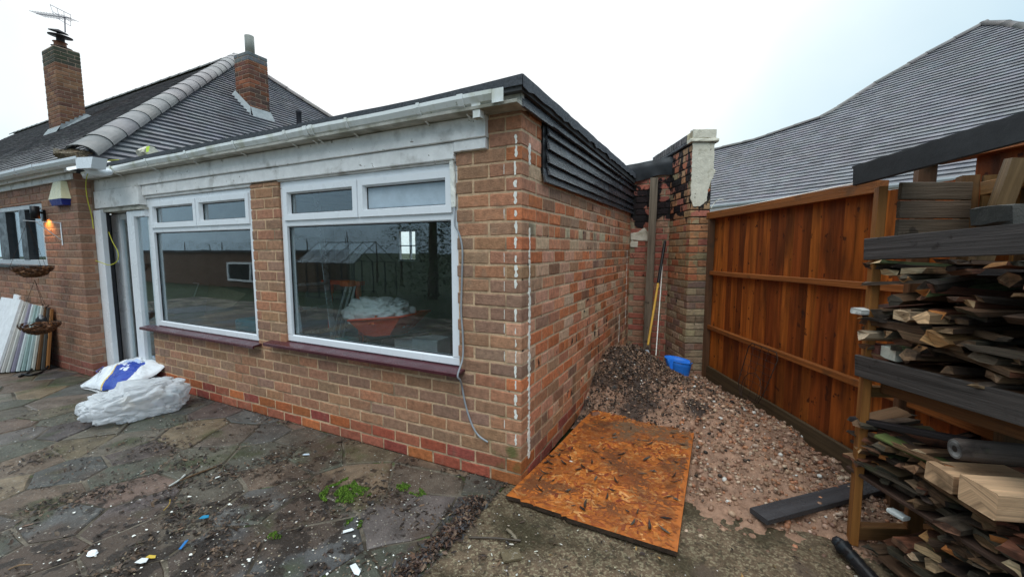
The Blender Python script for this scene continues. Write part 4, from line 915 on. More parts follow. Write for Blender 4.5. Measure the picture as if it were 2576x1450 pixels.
# concrete lump on the rack
chunk(rq(.335, .22, 1.62), (.14, .10, .085), (0, 0, -1.1), (.10, .095, .085), 'concrete_block', 'grey rough concrete block on the top board of the log rack', 'block')
rw_ = random.Random(31)
DK = [(.08, .045, .027), (.14, .078, .042), (.045, .030, .022), (.21, .115, .06), (.11, .08, .055), (.15, .058, .032), (.065, .052, .034)]
LT = [(.55, .34, .18), (.60, .42, .25), (.45, .22, .09), (.50, .18, .05)]
def wood_label(col, ec, flat, s, s0, s1, z, zb, zt, where):
    tone = 'mossy green' if col[1] > col[0] else ('pale ended' if max(ec) > .24 else ('blackened' if max(col) < .055 else ('dark grey' if col[2] > col[0]*.72 else 'dark brown')))
    hz = (s-s0)/(s1-s0); vz = (z-zb)/max(.01, zt-zb)
    return '%s %s %s, %s in the %s' % (tone, 'plank end' if flat else 'split log', 'left end' if hz < .12 else ('left part' if hz < .3 else ('middle' if hz < .5 else 'right part')), 'bottom' if vz < .25 else ('low' if vz < .5 else ('high' if vz < .75 else 'top')), where)
def log_piece(c, d, L, w, h, col, endcol, name='firewood_piece', label='', group='', flat=True):
    # long axis d. ragged sides, ends with their own fresh colour
    x = d.normalized(); z = (Vector((0, 0, 1))+Vector((rw_.uniform(-.3, .3), rw_.uniform(-.3, .3), 0))*.6).normalized(); y = z.cross(x).normalized(); z = x.cross(y)
    m4 = Matrix((x, y, z)).transposed().to_4x4(); m4.translation = c
    n = rw_.choice([5, 6, 7]) if not flat else 6; ks = 5; prof = []
    for k in range(n):
        t = 2*PI*(k+.5)/n+rw_.uniform(-.25, .25); prof.append((math.cos(t)*w/2*rw_.uniform(.8, 1.15), math.sin(t)*h/2*rw_.uniform(.75, 1.15)))
    if flat: prof = [(-w/2, -h/2), (0, -h/2*rw_.uniform(.7, 1.2)), (w/2, -h/2), (w/2, h/2), (rw_.uniform(-.3, .3)*w, h/2*rw_.uniform(.8, 1.3)), (-w/2, h/2)]
    vs = []; uv = []; o_ = rw_.uniform(0, 40)
    for i in range(ks):
        t = i/(ks-1); xx = (t-.5)*L; k_ = 1-.12*abs(t-.5)*rw_.random()
        for j, (a, b) in enumerate(prof):
            jx = rw_.uniform(-.022, .022) if i in (0, ks-1) else 0
            vs.append((xx+jx, a*k_+rw_.uniform(-.0025, .0025), b*k_+rw_.uniform(-.0025, .0025))); uv.append((xx+o_, j/n*(w+h)*2+o_))
    n = len(prof); mb = MB()
    mb.add(vs, [[i*n+k, i*n+(k+1) % n, (i+1)*n+(k+1) % n, (i+1)*n+k] for i in range(ks-1) for k in range(n)], col, uv)
    mb.add(vs[:n], [list(range(n))[::-1]], endcol, uv[:n]); mb.add(vs[-n:], [list(range(n))], endcol, uv[-n:])
    return props(link(name, mb.mesh(name), M['wood'], None, m4), label, 'firewood', group)
def stack(s0, s1, d0, d1, zf, ztop, count, label, group, hmin=.008, hmax=.034, lightp=.16):
    # fill with layers whose heights build up
    z = {}
    nb = int((s1-s0)/.06)+1; hts = [zf(s0+(s1-s0)*i/nb) for i in range(nb+1)]
    made = 0
    for q in range(4000):
        if made >= count: break
        across = rw_.random() < .84
        if across: d = TP+TD*rw_.uniform(-.3, .3); L = rw_.uniform(.24, .44)
        else: d = TD+TP*rw_.uniform(-.25, .25); L = rw_.uniform(.14, .38)
        w = rw_.uniform(.03, .095); h = rw_.uniform(hmin, hmax)
        if rw_.random() < .20: w = rw_.uniform(.045, .085); h = w*rw_.uniform(.5, .85); round_ = True
        else: round_ = False
        s = rw_.uniform(s0, s1); half = (w/2 if across else L/2)
        if not across: s = max(s0+L/2-.03, min(s1, s))
        i0 = max(0, int((s-half-s0)/(s1-s0)*nb)); i1 = min(nb, int((s+half-s0)/(s1-s0)*nb)+1)
        base = (max(hts[i0:i1+1])+sum(hts[i0:i1+1])/(i1-i0+1))/2 if q % 2 else sum(hts[i0:i1+1])/(i1-i0+1)
        if base+h > ztop(s): continue
        dd = (d0+L/2+rw_.uniform(-.035, .03)) if across else rw_.uniform(d0, d0+.10)
        for i in range(i0, i1+1): hts[i] = max(hts[i], base+h*.66)
        col = vary(rw_.choice(DK), .35, rw_); lt = rw_.random() < lightp
        ec = vary(rw_.choice(LT), .25, rw_) if lt else vary(rw_.choice(DK+[(.20, .11, .055), (.26, .16, .09), (.17, .08, .045)]), .3, rw_)
        if rw_.random() < .03: col = (.12, .14, .06)
        d = d+Vector((0, 0, rw_.uniform(-.12, .12)))
        log_piece(rq(s, dd, base+h/2), d, L, w, h, col, ec, 'firewood_piece', wood_label(col, ec, not round_, s, s0, s1, base, zf(s), ztop(s), label), group, not round_); made += 1
stack(.0, 1.15, .0, .45, lambda s: .98, lambda s: 1.435, 330, 'upper firewood stack', 'firewood on the upper rack shelf', .012, .036)
stack(-.06, 1.1, .0, .45, lambda s: .385, lambda s: .645-.10*s if s < .33 else .545, 150, 'lower firewood stack', 'firewood on the lower rack shelf', .008, .028, .22)
stack(.14, 1.1, .02, .45, lambda s: .02, lambda s: .12+.62*(s-.10) if s < .5 else .34, 150, 'ground heap under the rack', 'offcuts under the log rack', .008, .03, .25)
cnt0 = set(o.name for o in bpy.data.objects)
for (a_, b_, zb_, zt_, n_) in ((.0, 1.15, .98, 1.43, 170), (.0, 1.1, .385, .60, 70)):
    stack(a_, b_, .30, .48, lambda s: zb_, lambda s: zt_, n_, 'x', 'x', .02, .045, .03)
rear = [o for o in bpy.data.objects if o.name not in cnt0]; mb = MB()
for o in rear:
    me = o.data; uvl = me.uv_layers[0].data; col_ = me.color_attributes[0].data
    vs = [o.matrix_basis @ v.co for v in me.vertices]; b = mb.n; mb.v.extend([tuple(v) for v in vs]); mb.n += len(vs)
    for p in me.polygons:
        mb.f.append([b+i for i in p.vertices]); mb.c.append(tuple(col_[p.loop_start].color)[:3]); mb.sm.append(False); mb.uv.extend([tuple(uvl[l].uv) for l in p.loop_indices])
for o in rear: bpy.data.objects.remove(o)
props(mb.build('firewood', M['wood']), 'dark firewood packed at the back of the rack shelves behind the front pieces', 'firewood', kind='stuff')
def special(name, label, c, d, L, w, h, col, m='timber', r=0, cat='log'):
    if r:
        mb = MB(); d = Vector(d).normalized(); a_ = c-d*L/2; mb_ = tube(mb, [a_+d*L*t for t in (0, .02, .3, .6, 1)], [r*.9, r, r*1.03, r, r*.97], 18, col, cap=False)
        n = 18; ex = d.orthogonal().normalized(); ey = d.cross(ex)
        for e_ in (a_, a_+d*L):
            for r0, r1, cc in ((0, .35, (.03, .028, .025)), (.35, .8, (.30, .30, .29)), (.8, 1, (.16, .15, .14))):
                vs = [e_+(ex*math.cos(2*PI*k/n)+ey*math.sin(2*PI*k/n))*r*.9*q for q in (max(r0, .01), r1) for k in range(n)]
                mb.add(vs, [[k, (k+1) % n, (k+1) % n+n, k+n] for k in range(n)], cc)
        return props(mb.build(name, M['wood']), label, cat)
    if m == 'pale': return props(log_piece(c, Vector(d), L, w, h*1.25, tuple(x*.45 for x in col), col, name, label, '', False), label, cat)
    gm = box_geo(L, w, h, .004, .002, seg=3); return props(link(name, MB().add(gm[0], gm[1], (1, 1, 1), gm[2]).mesh(name), M[m], None, frame_m(c, d, z=(0, 0, 1)), col), label, cat)
special('birch_log', 'round grey barked birch log with pale cut end lying on top of the lower shelf', rq(.50, .215, .705), TP+TD*.22, .44, .1, .1, (.10, .075, .062), r=.041)
special('sawn_timber_block', 'pale freshly sawn square timber block under the birch log, left one', rq(.455, .10, .588), TP+TD*.1, .28, .12, .075, (.60, .37, .21), 'timber', cat='timber')
special('sawn_timber_block', 'large pale sawn square timber block nearest the right edge', rq(.62, .08, .602), TP+TD*.1, .30, .135, .095, (.68, .43, .25), 'timber', cat='timber')
special('charred_plank', 'long black charred plank lying across the top of the lower log shelf', (P(2140, 1057, 1, .33)+P(2400, 1108, 1, -.02))/2+Vector((.03, .03, .0)), P(2400, 1108, 1, -.02)-P(2140, 1057, 1, .33), .47, .05, .025, (.025, .02, .02), 'oldwood', cat='plank')
special('mossy_plank', 'green mossy plank sloping over the lower log stack', rq(.26, .06, .60), TD+TP*.3+Vector((0, 0, -.12)), .30, .10, .014, (.085, .10, .03), 'oldwood', cat='plank')
special('painted_offcut', 'short white painted timber offcut sticking out left of the upper stack', rq(-.01, .04, 1.20), TP+TD*.1, .16, .075, .028, (.62, .62, .58), 'timber', cat='offcut')
special('painted_offcut', 'white painted strip of wood in the heap below the lower shelf', rq(.23, .02, .30), TD+TP*.2, .07, .04, .018, (.66, .66, .62), 'timber', cat='offcut')
special('half_brick', 'half red brick at the left end of the upper shelf', rq(.03, .04, 1.015), TD, .075, .06, .055, (.16, .06, .045), 'brick_left', cat='brick')
special('concrete_lump', 'grey lichen covered stone lump beside the half brick on the rack', rq(.115, .05, 1.015), TD, .08, .07, .06, (.14, .14, .125), 'render', cat='stone')
for (s, z, sz, c) in ((.24, 1.20, .055, (.66, .45, .27)), (.33, 1.20, .045, (.55, .34, .18)), (.05, 1.09, .05, (.70, .52, .35)), (.38, 1.12, .06, (.58, .31, .13))):
    special('split_log', {0.24: 'pale round split log end in the middle of the upper stack', .33: 'smaller pale split log right of the round pale one', .05: 'torn cream coloured log at the left end of the upper stack', .38: 'fibrous orange split log in the right of the upper stack'}[s], rq(s, .08, z), TP+TD*.1, .24, sz*1.5, sz, c, 'pale', cat='log')
# black tool bag / strimmer end at the rack foot
bt = thing('black_tool', 'black plastic garden tool with folded sleeve lying by the rack foot', 'tool', P(2140, 1400, 2, 0))
mb = MB(); mb_ = tube(mb, spline([P(2118, 1372, 2, .05), P(2140, 1395, 2, .045), P(2165, 1425, 2, .03), P(2230, 1500, 2, .02)], 5), [.035, .04, .036, .03, .028, .03, .032, .03, .03, .034, .03, .034, .036, .036, .036, .036], 9); mb.build('sleeve', M['black'], bt)
mb = MB(); lathe(mb, P(2112, 1366, 2, .05), [(.0, -.03), (.028, -.02), (.034, 0), (.028, .02), (0, .03)], 12, axis=(.5, .3, .6)); mb.build('cap', M['gloss'], bt).color = (.02, .022, .025, 1)

# ------------------------------------------------------------------ left house
lh = thing('left_house', 'brown brick bungalow with dark hipped tile roof and two chimneys', 'house', (-7, 0, 0))
LWX0, LWX1, LWZ0, LWZ1 = -8.9, P(112, 600, 1, -.2).x, 1.305, 2.09
lw = lay((-5.5, -.2), (-1, 0), (0, -1), 3.6, 2.37, [(-5.5-LWX1, 9, LWZ0, LWZ1)], c_left, 0, BW+.002)
lr = lay((-5.5, -.2), (0, 1), (1, 0), .132, 2.37, [], c_left, BW+.002, 0)
emit_bricks(lh, lw+lr, M['brick_left'], maxn=300)
mm = MB(); aabb(mm, LWX1+.006, -5.5045, -.1955, -.068, 0, 2.37); aabb(mm, -9.2, LWX1+.006, -.1935, .1, 0, LWZ0-.006); aabb(mm, -9.2, LWX1+.006, -.1935, .1, LWZ1+.006, 2.37); aabb(mm, -5.75, -5.512, -.064, .22, 1.95, 2.44); mm.build('mortar', M['mortar_left'], lh)
w = link('window', None, None, lh)
xs_ = [P(u, 600, 1, -.16).x for u in (10, 31, 65, 80, 103, 112)]
boxobj('frame', LWX0, LWX1, -.19, -.13, LWZ1-.06, LWZ1, M['lightgrey'], w, .004); boxobj('frame', LWX0, LWX1, -.191, -.13, LWZ0, LWZ0+.07, M['lightgrey'], w, .004)
boxobj('frame', LWX1-.05, LWX1-.001, -.192, -.13, LWZ0+.071, LWZ1-.061, M['lightgrey'], w, .004)
for a, b in ((xs_[0], xs_[1]), (xs_[2], xs_[3])): boxobj('mullion', a, b, -.20, -.12, LWZ0+.071, LWZ1-.061, M['grey_frame'], w, .006)
for a, b in ((LWX0, xs_[0]), (xs_[1], xs_[2]), (xs_[3], LWX1-.05)): boxobj('pane', a, b, -.155, -.151, LWZ0+.07, LWZ1-.06, M['glass'], w, 0)
boxobj('sill', LWX0, LWX1+.04, -.25, -.13, LWZ0-.045, LWZ0-.002, M['grey_frame'], lh, .004)
mm = MB(); aabb(mm, -9.2, LWX1, .09, .12, 1.2, 2.2); mm.build('interior', M['dark_in'], lh)
# soffit, fascia, gutter
boxobj('soffit', -10.5, -5.46, -.268, -.19, 2.372, 2.385, M['soffit'], lh); boxobj('fascia_board', -10.5, -5.46, -.29, -.268, 2.366, 2.47, M['white_paint'], lh, .003)
boxobj('fascia_board', -10.5, -5.52, -.225, -.203, 2.30, 2.372, M['white_paint'], lh, .003)
lg = link('gutter', None, None, lh)
pr = [(0, 0), (-.004, -.03), (-.025, -.06), (-.06, -.072), (-.092, -.055), (-.112, -.025), (-.115, 0), (-.111, 0), (-.108, -.024), (-.089, -.051), (-.06, -.066), (-.028, -.055), (-.009, -.028), (-.006, 0)]
mb = MB(); n = len(pr); xs2 = [-10.5, -8, -6.4, -6.0, -5.6, P(192, 396, 1, -.40).x]; dz = [0, 0, 0, .0, -.008, -.02]
vs = [(x, -.29+a, 2.465+b+dd) for x, dd in zip(xs2, dz) for a, b in pr]
mb.add(vs, [[i*n+k, (i+1)*n+k, (i+1)*n+(k+1) % n, i*n+(k+1) % n] for i in range(len(xs2)-1) for k in range(n)]).build('channel', M['upvc'], lg)
for x in (-5.95, -6.5, -7.1, -7.9): 
    mb = MB()
    pr2 = [(.002, .004), (-.002, -.032), (-.024, -.064), (-.06, -.077), (-.094, -.06), (-.117, -.028), (-.12, .004)]
    for i in range(6): bar(mb, (x, -.29+pr2[i][0], 2.465+pr2[i][1]), (x, -.29+pr2[i+1][0], 2.465+pr2[i+1][1]), .004, .03, up=(1, 0, 0), bev=.001)
    mb.build('bracket', M['upvc'], lg)
hy = -.40; ha, hb_, hc, hd = P(189, 396, 1, hy), P(233, 394, 1, hy), P(230, 420, 1, hy), P(190, 427, 1, hy)
mb = MB(); vs = [ha, hb_, hb_-Vector((.06, 0, .10)), ha-Vector((-.005, 0, .11))]; vs += [v+Vector((0, .11, 0)) for v in vs]
mb.add(vs, [[0, 3, 2, 1], [4, 5, 6, 7], [0, 1, 5, 4], [1, 2, 6, 5], [2, 3, 7, 6], [3, 0, 4, 7]]).build('hopper_box', M['upvc'], lg)
xe_ = ha.x+.06; tube(MB(), spline([(xe_, -.34, ha.z-.08), (xe_+.02, -.31, ha.z-.14), (xe_+.08, -.2, 2.31), (-5.44, -.12, 2.345)], 4), .034, 12).build('elbow_pipe', M['upvc'], lg)
# roofs ----------------------------------------------------------
def tiles(parent, O, e_, s_, poly, width=.165, expo=.108, colf=None, maxn=0, m='tile', thick=.034, rnd=None):
    rnd = rnd or random.Random(4); O = Vector(O); e_ = Vector(e_).normalized(); s_ = Vector(s_).normalized(); nn = e_.cross(s_).normalized()
    if nn.z < 0: nn = -nn
    pcs = []; smin = min(p[1] for p in poly); smax = max(p[1] for p in poly); emin = min(p[0] for p in poly); emax = max(p[0] for p in poly)
    r = 0; s = smin
    while s < smax:
        a = emin-(width/2 if r % 2 else 0); wob = lambda x: .0025*fb(x*1.3, s*3, 5, 2)
        while a < emax:
            cx_ = a+width/2
            if inside(cx_, s+expo*.5, poly):
                h = thick*rnd.uniform(.94, 1.06); t0 = rnd.uniform(-.002, .002); g2 = .0004
                z_ = wob(cx_)
                pt = lambda ee, ss, hh: O+e_*ee+s_*ss+nn*hh
                vs = [pt(a+g2, s+t0, h+z_), pt(a+width-g2, s+t0, h+z_), pt(a+width-g2, s+expo+.01, .003+z_), pt(a+g2, s+expo+.01, .003+z_), pt(a+g2, s+t0, -.004), pt(a+width-g2, s+t0, -.004)]
                pcs.append((vs, [[0, 1, 2, 3], [4, 5, 1, 0], [4, 0, 3], [5, 2, 1]], colf(rnd, cx_, s)))
            a += width
        s += expo; r += 1
    pcs.sort(key=lambda q: near(q[0][0]))
    for vs, fs, c in pcs[:maxn]:
        c0 = vs[0]; link('roof_tile', MB().add([v-c0 for v in vs], fs).mesh('roof_tile'), M[m], parent, Matrix.Translation(c0), c)
    mb = MB()
    for vs, fs, c in pcs[maxn:]: mb.add(vs, fs, c)
    if mb.n: o = mb.build('roof_tiling', M[m], parent); o['kind'] = 'stuff'
    mb = MB(); mb.add([O+e_*p[0]+s_*p[1]-nn*.006 for p in poly], [list(range(len(poly)))]).build('roof_underlay', M['tile_bed'], parent)
tg = lambda rnd, a, b: vary(rnd.choice([(.165, .165, .18), (.18, .175, .19), (.15, .148, .16)]), .12, rnd)
tgl = lambda rnd, a, b: vary(rnd.choice([(.15, .135, .14), (.18, .165, .165), (.11, .10, .105), (.21, .19, .19)]), .25, rnd)
PT = math.radians(40); E0 = Vector((-5.1, -.25, 2.5)); TT = 4.2; sl_ = TT/math.cos(PT)
tiles(lh, E0, (0, 1, 0), (-math.cos(PT), 0, math.sin(PT)), [(0, 0), (2*TT, 0), (TT, sl_)], expo=.115, colf=tg, maxn=300)
tiles(lh, (-24, -.25-.0, 2.5), (1, 0, 0), (0, math.cos(PT), math.sin(PT)), [(0, 0), (24-5.1, 0), (24-5.1-TT, sl_), (0, sl_)], expo=.115, colf=tgl, maxn=0, thick=.02)
apex = Vector((-5.1-TT, -.25+TT, 2.5+TT*math.tan(PT)))
def caps(parent, a, b, n, r, name, up, m='hip', col=(.17, .165, .165)):
    a = Vector(a); b = Vector(b); d = (b-a)/n
    for i in range(n):
        mb = MB(); k = 10; vs = []; x = d.normalized(); u = Vector(up); y = u.cross(x).normalized(); u = x.cross(y)
        for j, (t, rr_) in enumerate(((0, r*1.035), (1.1, r*.965))):
            for q in range(k+1):
                th = PI*(q/k); vs.append(d*t+(y*math.cos(th)+u*math.sin(th)*.78)*rr_)
        for j, (t, rr_) in enumerate(((0, r*.93), (1.1, r*.86))):
            for q in range(k+1):
                th = PI*(q/k); vs.append(d*t+(y*math.cos(th)+u*math.sin(th)*.78)*rr_)
        K = k+1
        fs = [[q, q+1, K+q+1, K+q] for q in range(k)]+[[2*K+q+1, 2*K+q, q, q+1] for q in range(k)]+[[2*K+q, 2*K+q+1, 3*K+q+1, 3*K+q] for q in range(k)]
        mb.add(vs, fs, (1, 1, 1), None, True)
        link(name, mb.mesh(name), M[m], parent, Matrix.Translation(a+d*i-u*r*.35+u*R.uniform(-.004, .004)), vary(col, .14))
caps(lh, E0+Vector((.02, -.02, .06)), apex+Vector((0, 0, .04)), 19, .14, 'hip_tile', (0, 0, 1), col=(.125, .122, .125))
caps(lh, Vector((-5.1, -.25+2*TT, 2.55)), apex+Vector((0, 0, .04)), 17, .11, 'hip_tile', (0, 0, 1), col=(.12, .10, .09))
caps(lh, apex+Vector((0, 0, .03)), (-24, apex.y, apex.z+.03), 32, .11, 'ridge_tile', (0, 0, 1), col=(.13, .12, .105))
mb = MB(); gm = box_geo(.26, .16, .10, .03, .02, seg=3); mb.add(tf(gm[0], Matrix.Translation(E0+Vector((-.08, -.04, .02))) @ Matrix.Rotation(.78, 4, 'Z')), gm[1]); mb.build('hip_mortar', M['concrete'], lh)
# chimneys (sub-parts under the house)
def chimney(x0, y0, wx, wy, zb, zt, colf, topcol, nm):
    ch = link('chimney', None, None, lh, Matrix.Translation((x0, y0, zb)))
    bs = []
    bs += lay((x0, y0), (-1, 0), (0, -1), wx, zt, [], colf, 0, BW, z0=zb, bh=.083, bl=.22)
    bs += lay((x0, y0), (0, 1), (1, 0), wy, zt, [], colf, BW, 0, z0=zb, bh=.083, bl=.22)
    emit_bricks(ch, bs, M['chimney_brick'], maxn=120)
    mm = MB(); aabb(mm, x0-wx+.005, x0-.006, y0+.006, y0+wy-.005, zb, zt); mm.build('mortar', M['mortar_left'], ch)
    return ch
cc1 = lambda r, s, z: (vary((.075, .072, .05), .2) if z > 5.55 else vary(R.choice([(.21, .10, .055), (.18, .085, .05), (.25, .13, .07), (.16, .08, .055)]), .15))
cc2 = lambda r, s, z: (vary((.17, .175, .175), .1) if z > 5.08 else vary(R.choice([(.15, .065, .045), (.20, .075, .04), (.11, .065, .05), (.28, .10, .05)]), .2))
ch1 = chimney(-12.0, 1.7, .66, .42, 3.6, 5.93, cc1, None, 1)
ch2 = chimney(-7.01, 2.8, .44, .38, 3.6, 5.24, cc2, None, 2)
mb = MB()
for i in range(5):
    z = 4.04+.075*i
lead = lambda pts, par: (lambda o: o)(MB().add(pts, [list(range(len(pts)))]).build('lead_flashing', M['lead'], par))
zr = lambda x: 2.5+(-5.1-x)*math.tan(PT)
x0 = -7.01; lead([(x0+.012, 2.79, zr(x0)+.12), (x0+.012, 3.19, zr(x0)+.12), (x0+.13, 3.2, zr(x0+.13)+.02), (x0+.13, 2.76, zr(x0+.13)+.02)], ch2)
lead([(x0+.01, 2.79, zr(x0)+.12), (x0+.12, 2.72, zr(x0+.12)+.02), (x0-.44, 2.72, zr(x0-.44)+.02), (x0-.44, 2.79, zr(x0-.44)+.12)], ch2)
zl = lambda y: 2.5+(y+.25)*math.tan(PT)
pts = [(-11.985, 1.66, zl(1.66)+.02)]
for i in range(6): yy = 1.7+.075*i; pts += [(-11.985, yy, zl(yy)+.14), (-11.985, yy+.06, zl(yy)+.15)]
pts += [(-11.95, 2.2, zl(2.2)+.02)]
lead(pts, ch1); lead([(-12.7, 1.69, zl(1.7)+.10), (-11.98, 1.69, zl(1.7)+.10), (-11.96, 1.6, zl(1.6)+.02), (-12.7, 1.6, zl(1.6)+.02)], ch1)
mb = MB(); lathe(mb, (-7.22, 2.98, 5.2), [(.07, 0), (.07, .10), (.082, .11), (.082, .42), (.07, .42), (.07, .12)], 20); mb.build('chimney_cowl', M['any'], ch2).color = (.22, .22, .19, 1)
mb = MB(); lathe(mb, (-12.35, 1.92, 5.9), [(.11, 0), (.13, .04), (.12, .06), (.10, .22), (.125, .24)], 20); mb.build('chimney_pot', M['any'], ch1).color = (.26, .11, .06, 1)
mb = MB()
lathe(mb, (-12.22, 1.9, 6.0), [(.0, .02), (.17, -.01), (.17, 0), (0, .04)], 20, axis=(.15, 0, 1)); lathe(mb, (-12.25, 1.9, 6.13), [(.07, 0), (.07, .10), (.20, .10), (.20, .115), (.02, .16)], 20, axis=(.12, 0, 1)); lathe(mb, (-12.32, 1.9, 6.33), [(.03, -.06), (.03, 0), (.16, .01), (.15, .03), (.0, .08)], 20, axis=(.25, 0, 1))
mb.build('chimney_cowl', M['any'], ch1).color = (.03, .026, .026, 1)
tv = thing('tv_aerial', 'thin metal television aerial on the taller left chimney', 'aerial', (-12.1, 1.95, 5.9))
mb = MB(); A_ = lambda u, v: P(u, v, 1, 1.95)
tube(mb, [A_(164, 82), A_(163, 45)], .012, 6); tube(mb, [A_(92, 35), A_(178, 46)], .009, 6); tube(mb, [A_(126, 12), A_(178, 38)], .007, 6)
for i in range(12): c0 = A_(95, 35.5).lerp(A_(176, 46), i/11); tube(mb, [c0+Vector((-.05, -.12, .03)), c0+Vector((.05, .12, -.03))], .005, 5)
for (a1, b1) in (((126, 12), (178, 38)), ((133, 30), (178, 55)), ((140, 44), (178, 66))): tube(mb, [A_(*a1), A_(*b1)], .005, 5)
for t in (0, .33, .66, 1): tube(mb, [A_(126+52*t, 12+26*t), A_(136+42*t, 40+26*t)], .004, 5)
mb.build('aerial_rods', M['any'], tv).color = (.18, .17, .2, 1)
# roof vent stub and tile slip
mb = MB(); pv = P(752, 292, 1, 3.6); lathe(mb, pv, [(.05, -.2), (.05, .05), (.06, .06), (.06, .10), (.0, .12)], 10); mb.build('roof_vent', M['any'], lh).color = (.03, .03, .035, 1)
vest = thing('stone_with_tape', 'small lichen stone with yellow tape lying on the flat roof edge', 'stone', P(372, 383, 1, .1))
gm = box_geo(.20, .12, .09, .03, .012, seg=3); mb = MB(); mb.add(tf(gm[0], Matrix.Translation(P(370, 383, 1, .1))), gm[1]); mb.build('lump', M['render'], vest)
mb = MB(); q = P(372, 378, 1, .03); mb.add([q+Vector((-.03, 0, .04)), q+Vector((.05, 0, .04)), q+Vector((.035, -.01, -.02)), q+Vector((-.02, -.01, -.02))], [[0, 1, 2, 3]]); mb.build('tape', M['any'], vest).color = (.55, .75, .02, 1)

# alarm box
al = thing('alarm_box', 'cream and blue burglar alarm box on the left house wall under the gutter', 'alarm', (-5.72, -.22, 2.15))
ax0, ax1 = P(137, 480, 1, -.2).x+.03, P(176, 480, 1, -.2).x+.02
mb = MB(); xm = (ax0+ax1)/2
def alarm_geo(z0, z1, wa, wb, da, db): return [(xm-wa, -.2, z0), (xm+wa, -.2, z0), (xm+wa*.9, -.2-da, z0), (xm-wa*.9, -.2-da, z0), (xm-wb, -.2, z1), (xm+wb, -.2, z1), (xm+wb*.8, -.2-db, z1), (xm-wb*.8, -.2-db, z1)]
bf = [[0, 1, 2, 3][::-1], [4, 5, 6, 7], [0, 1, 5, 4], [1, 2, 6, 5], [2, 3, 7, 6], [3, 0, 4, 7]]
hw = (ax1-ax0)/2; zA, zB = P(158, 515, 1, -.25).z, P(158, 453, 1, -.25).z; zm_ = zA+(zB-zA)*.26
mb.add(alarm_geo(zm_, zB, hw*.98, hw*.62, .075, .045), bf); mb.build('case', M['gloss'], al).color = (.66, .62, .40, 1)
g1 = alarm_geo(zA, zm_-.001, hw*.8, hw*.98, .06, .075)
mb = MB(); mb.add(g1, bf); mb.build('lens', M['gloss'], al).color = (.02, .03, .20, 1)
# wall lamp
lp = thing('wall_lamp', 'black lit downlight lamp on the left house wall beside the window', 'lamp', (-6.3, -.3, 1.9))
wp = P(113, 542, 1, -.2); lc = P(88, 534, 1, -.30)
boxobj('back_plate', wp.x-.03, wp.x+.03, -.225, -.2, wp.z-.07, wp.z+.07, M['black'], lp, .003)
tube(MB(), [(wp.x, -.22, wp.z+.03), (lc.x, lc.y, lc.z+.02)], .012, 8).build('arm', M['black'], lp)
mb = MB(); lathe(mb, (lc.x, lc.y, lc.z-.075), [(.036, 0), (.042, .001), (.042, .15), (.0, .152)], 20); mb.build('shade', M['black'], lp)
mb = MB(); lathe(mb, (lc.x, lc.y, lc.z-.070), [(.0, 0), (.035, 0), (.035, .004), (0, .004)], 16)
M['bulb'] = mat('lit_bulb', (.9, .8, .6), emit=(1, .78, .45, 9), bump=0); mb.build('bulb', M['bulb'], lp)
pl_ = bpy.data.lights.new('lamp_light', 'SPOT'); pl_.energy = 5; pl_.color = (1, .42, .08); pl_.spot_size = 2.4; pl_.spot_blend = .6; pl_.shadow_soft_size = .02
po = bpy.data.objects.new('lamp_light', pl_); C.objects.link(po); po.location = (lc.x+.02, lc.y+.03, lc.z-.085); po.rotation_euler = (.55, 0, 0); po.parent = lp; po.matrix_parent_inverse = wm(lp).inverted()
# hanging baskets
bkx, bky = -5.99, -.2
hb = thing('basket_bracket', 'white metal wall bracket holding the hanging baskets', 'bracket', (bkx, -.2, 1.7))
mb = MB(); bar(mb, (bkx, -.205, 1.56), (bkx, -.205, 1.83), .025, .006, up=(0, 1, 0)); bar(mb, (bkx, -.2, 1.825), (bkx, -.50, 1.835), .018, .006); bar(mb, (bkx, -.21, 1.62), (bkx, -.40, 1.825), .022, .006); mb.build('bracket_arm', M['upvc'], hb)
def basket(cx_, cy_, z, r, label, ztop, plant=0):
    b = thing('hanging_basket', label, 'basket', (cx_, cy_, z))
    rr_ = random.Random(int(z*100)); mb = MB()
    tube(mb, [(cx_+r*math.cos(q*PI/12), cy_+r*math.sin(q*PI/12), z+.015) for q in range(25)], .0035, 5)
    for k in range(10):
        a = k*PI/5; tube(mb, spline([(cx_+r*math.cos(a), cy_+r*math.sin(a), z+.015), (cx_+r*.93*math.cos(a), cy_+r*.93*math.sin(a), z-.03), (cx_+r*.3*math.cos(a), cy_+r*.3*math.sin(a), z-.10)], 3), .0025, 4)
    mb.build('wire_frame', M['steel'], b)
    mb = MB()
    for k in range(3):
        a = k*2*PI/3+.4; tube(mb, [(cx_+r*math.cos(a), cy_+r*math.sin(a), z), (cx_, cy_, ztop)], .002, 4)
    mb.build('chain', M['steel'], b)
    A = [[], [], [], []]
    for i in range(420):
        a = rr_.uniform(0, 2*PI); t = rr_.random(); q = r*(.25+.75*t)*.97; zz = z-.095+.095*t**2+rr_.uniform(-.01, .012)
        A[0].append((cx_+q*math.cos(a), cy_+q*math.sin(a), zz)); A[1].append((rr_.uniform(.02, .045), .006, .012)); A[2].append((rr_.uniform(-.4, .4), rr_.uniform(-.4, .4), a+PI/2+rr_.uniform(-.5, .5))); A[3].append(vary(rr_.choice([(.12, .05, .02), (.07, .03, .014), (.18, .08, .035)]), .3, rr_))
    o = scatter(A, OCT_V, OCT_F, 'coir_liner', M['litter'], b); o['kind'] = 'stuff'
    return b
rB = abs(P(20, 678, 1, -.48).x-P(128, 678, 1, -.48).x)/2*.72
basket(bkx-.03, -.46, P(75, 672, 1, -.46).z, .17, 'upper hanging basket with brown coir lining in front of the window', 1.83)
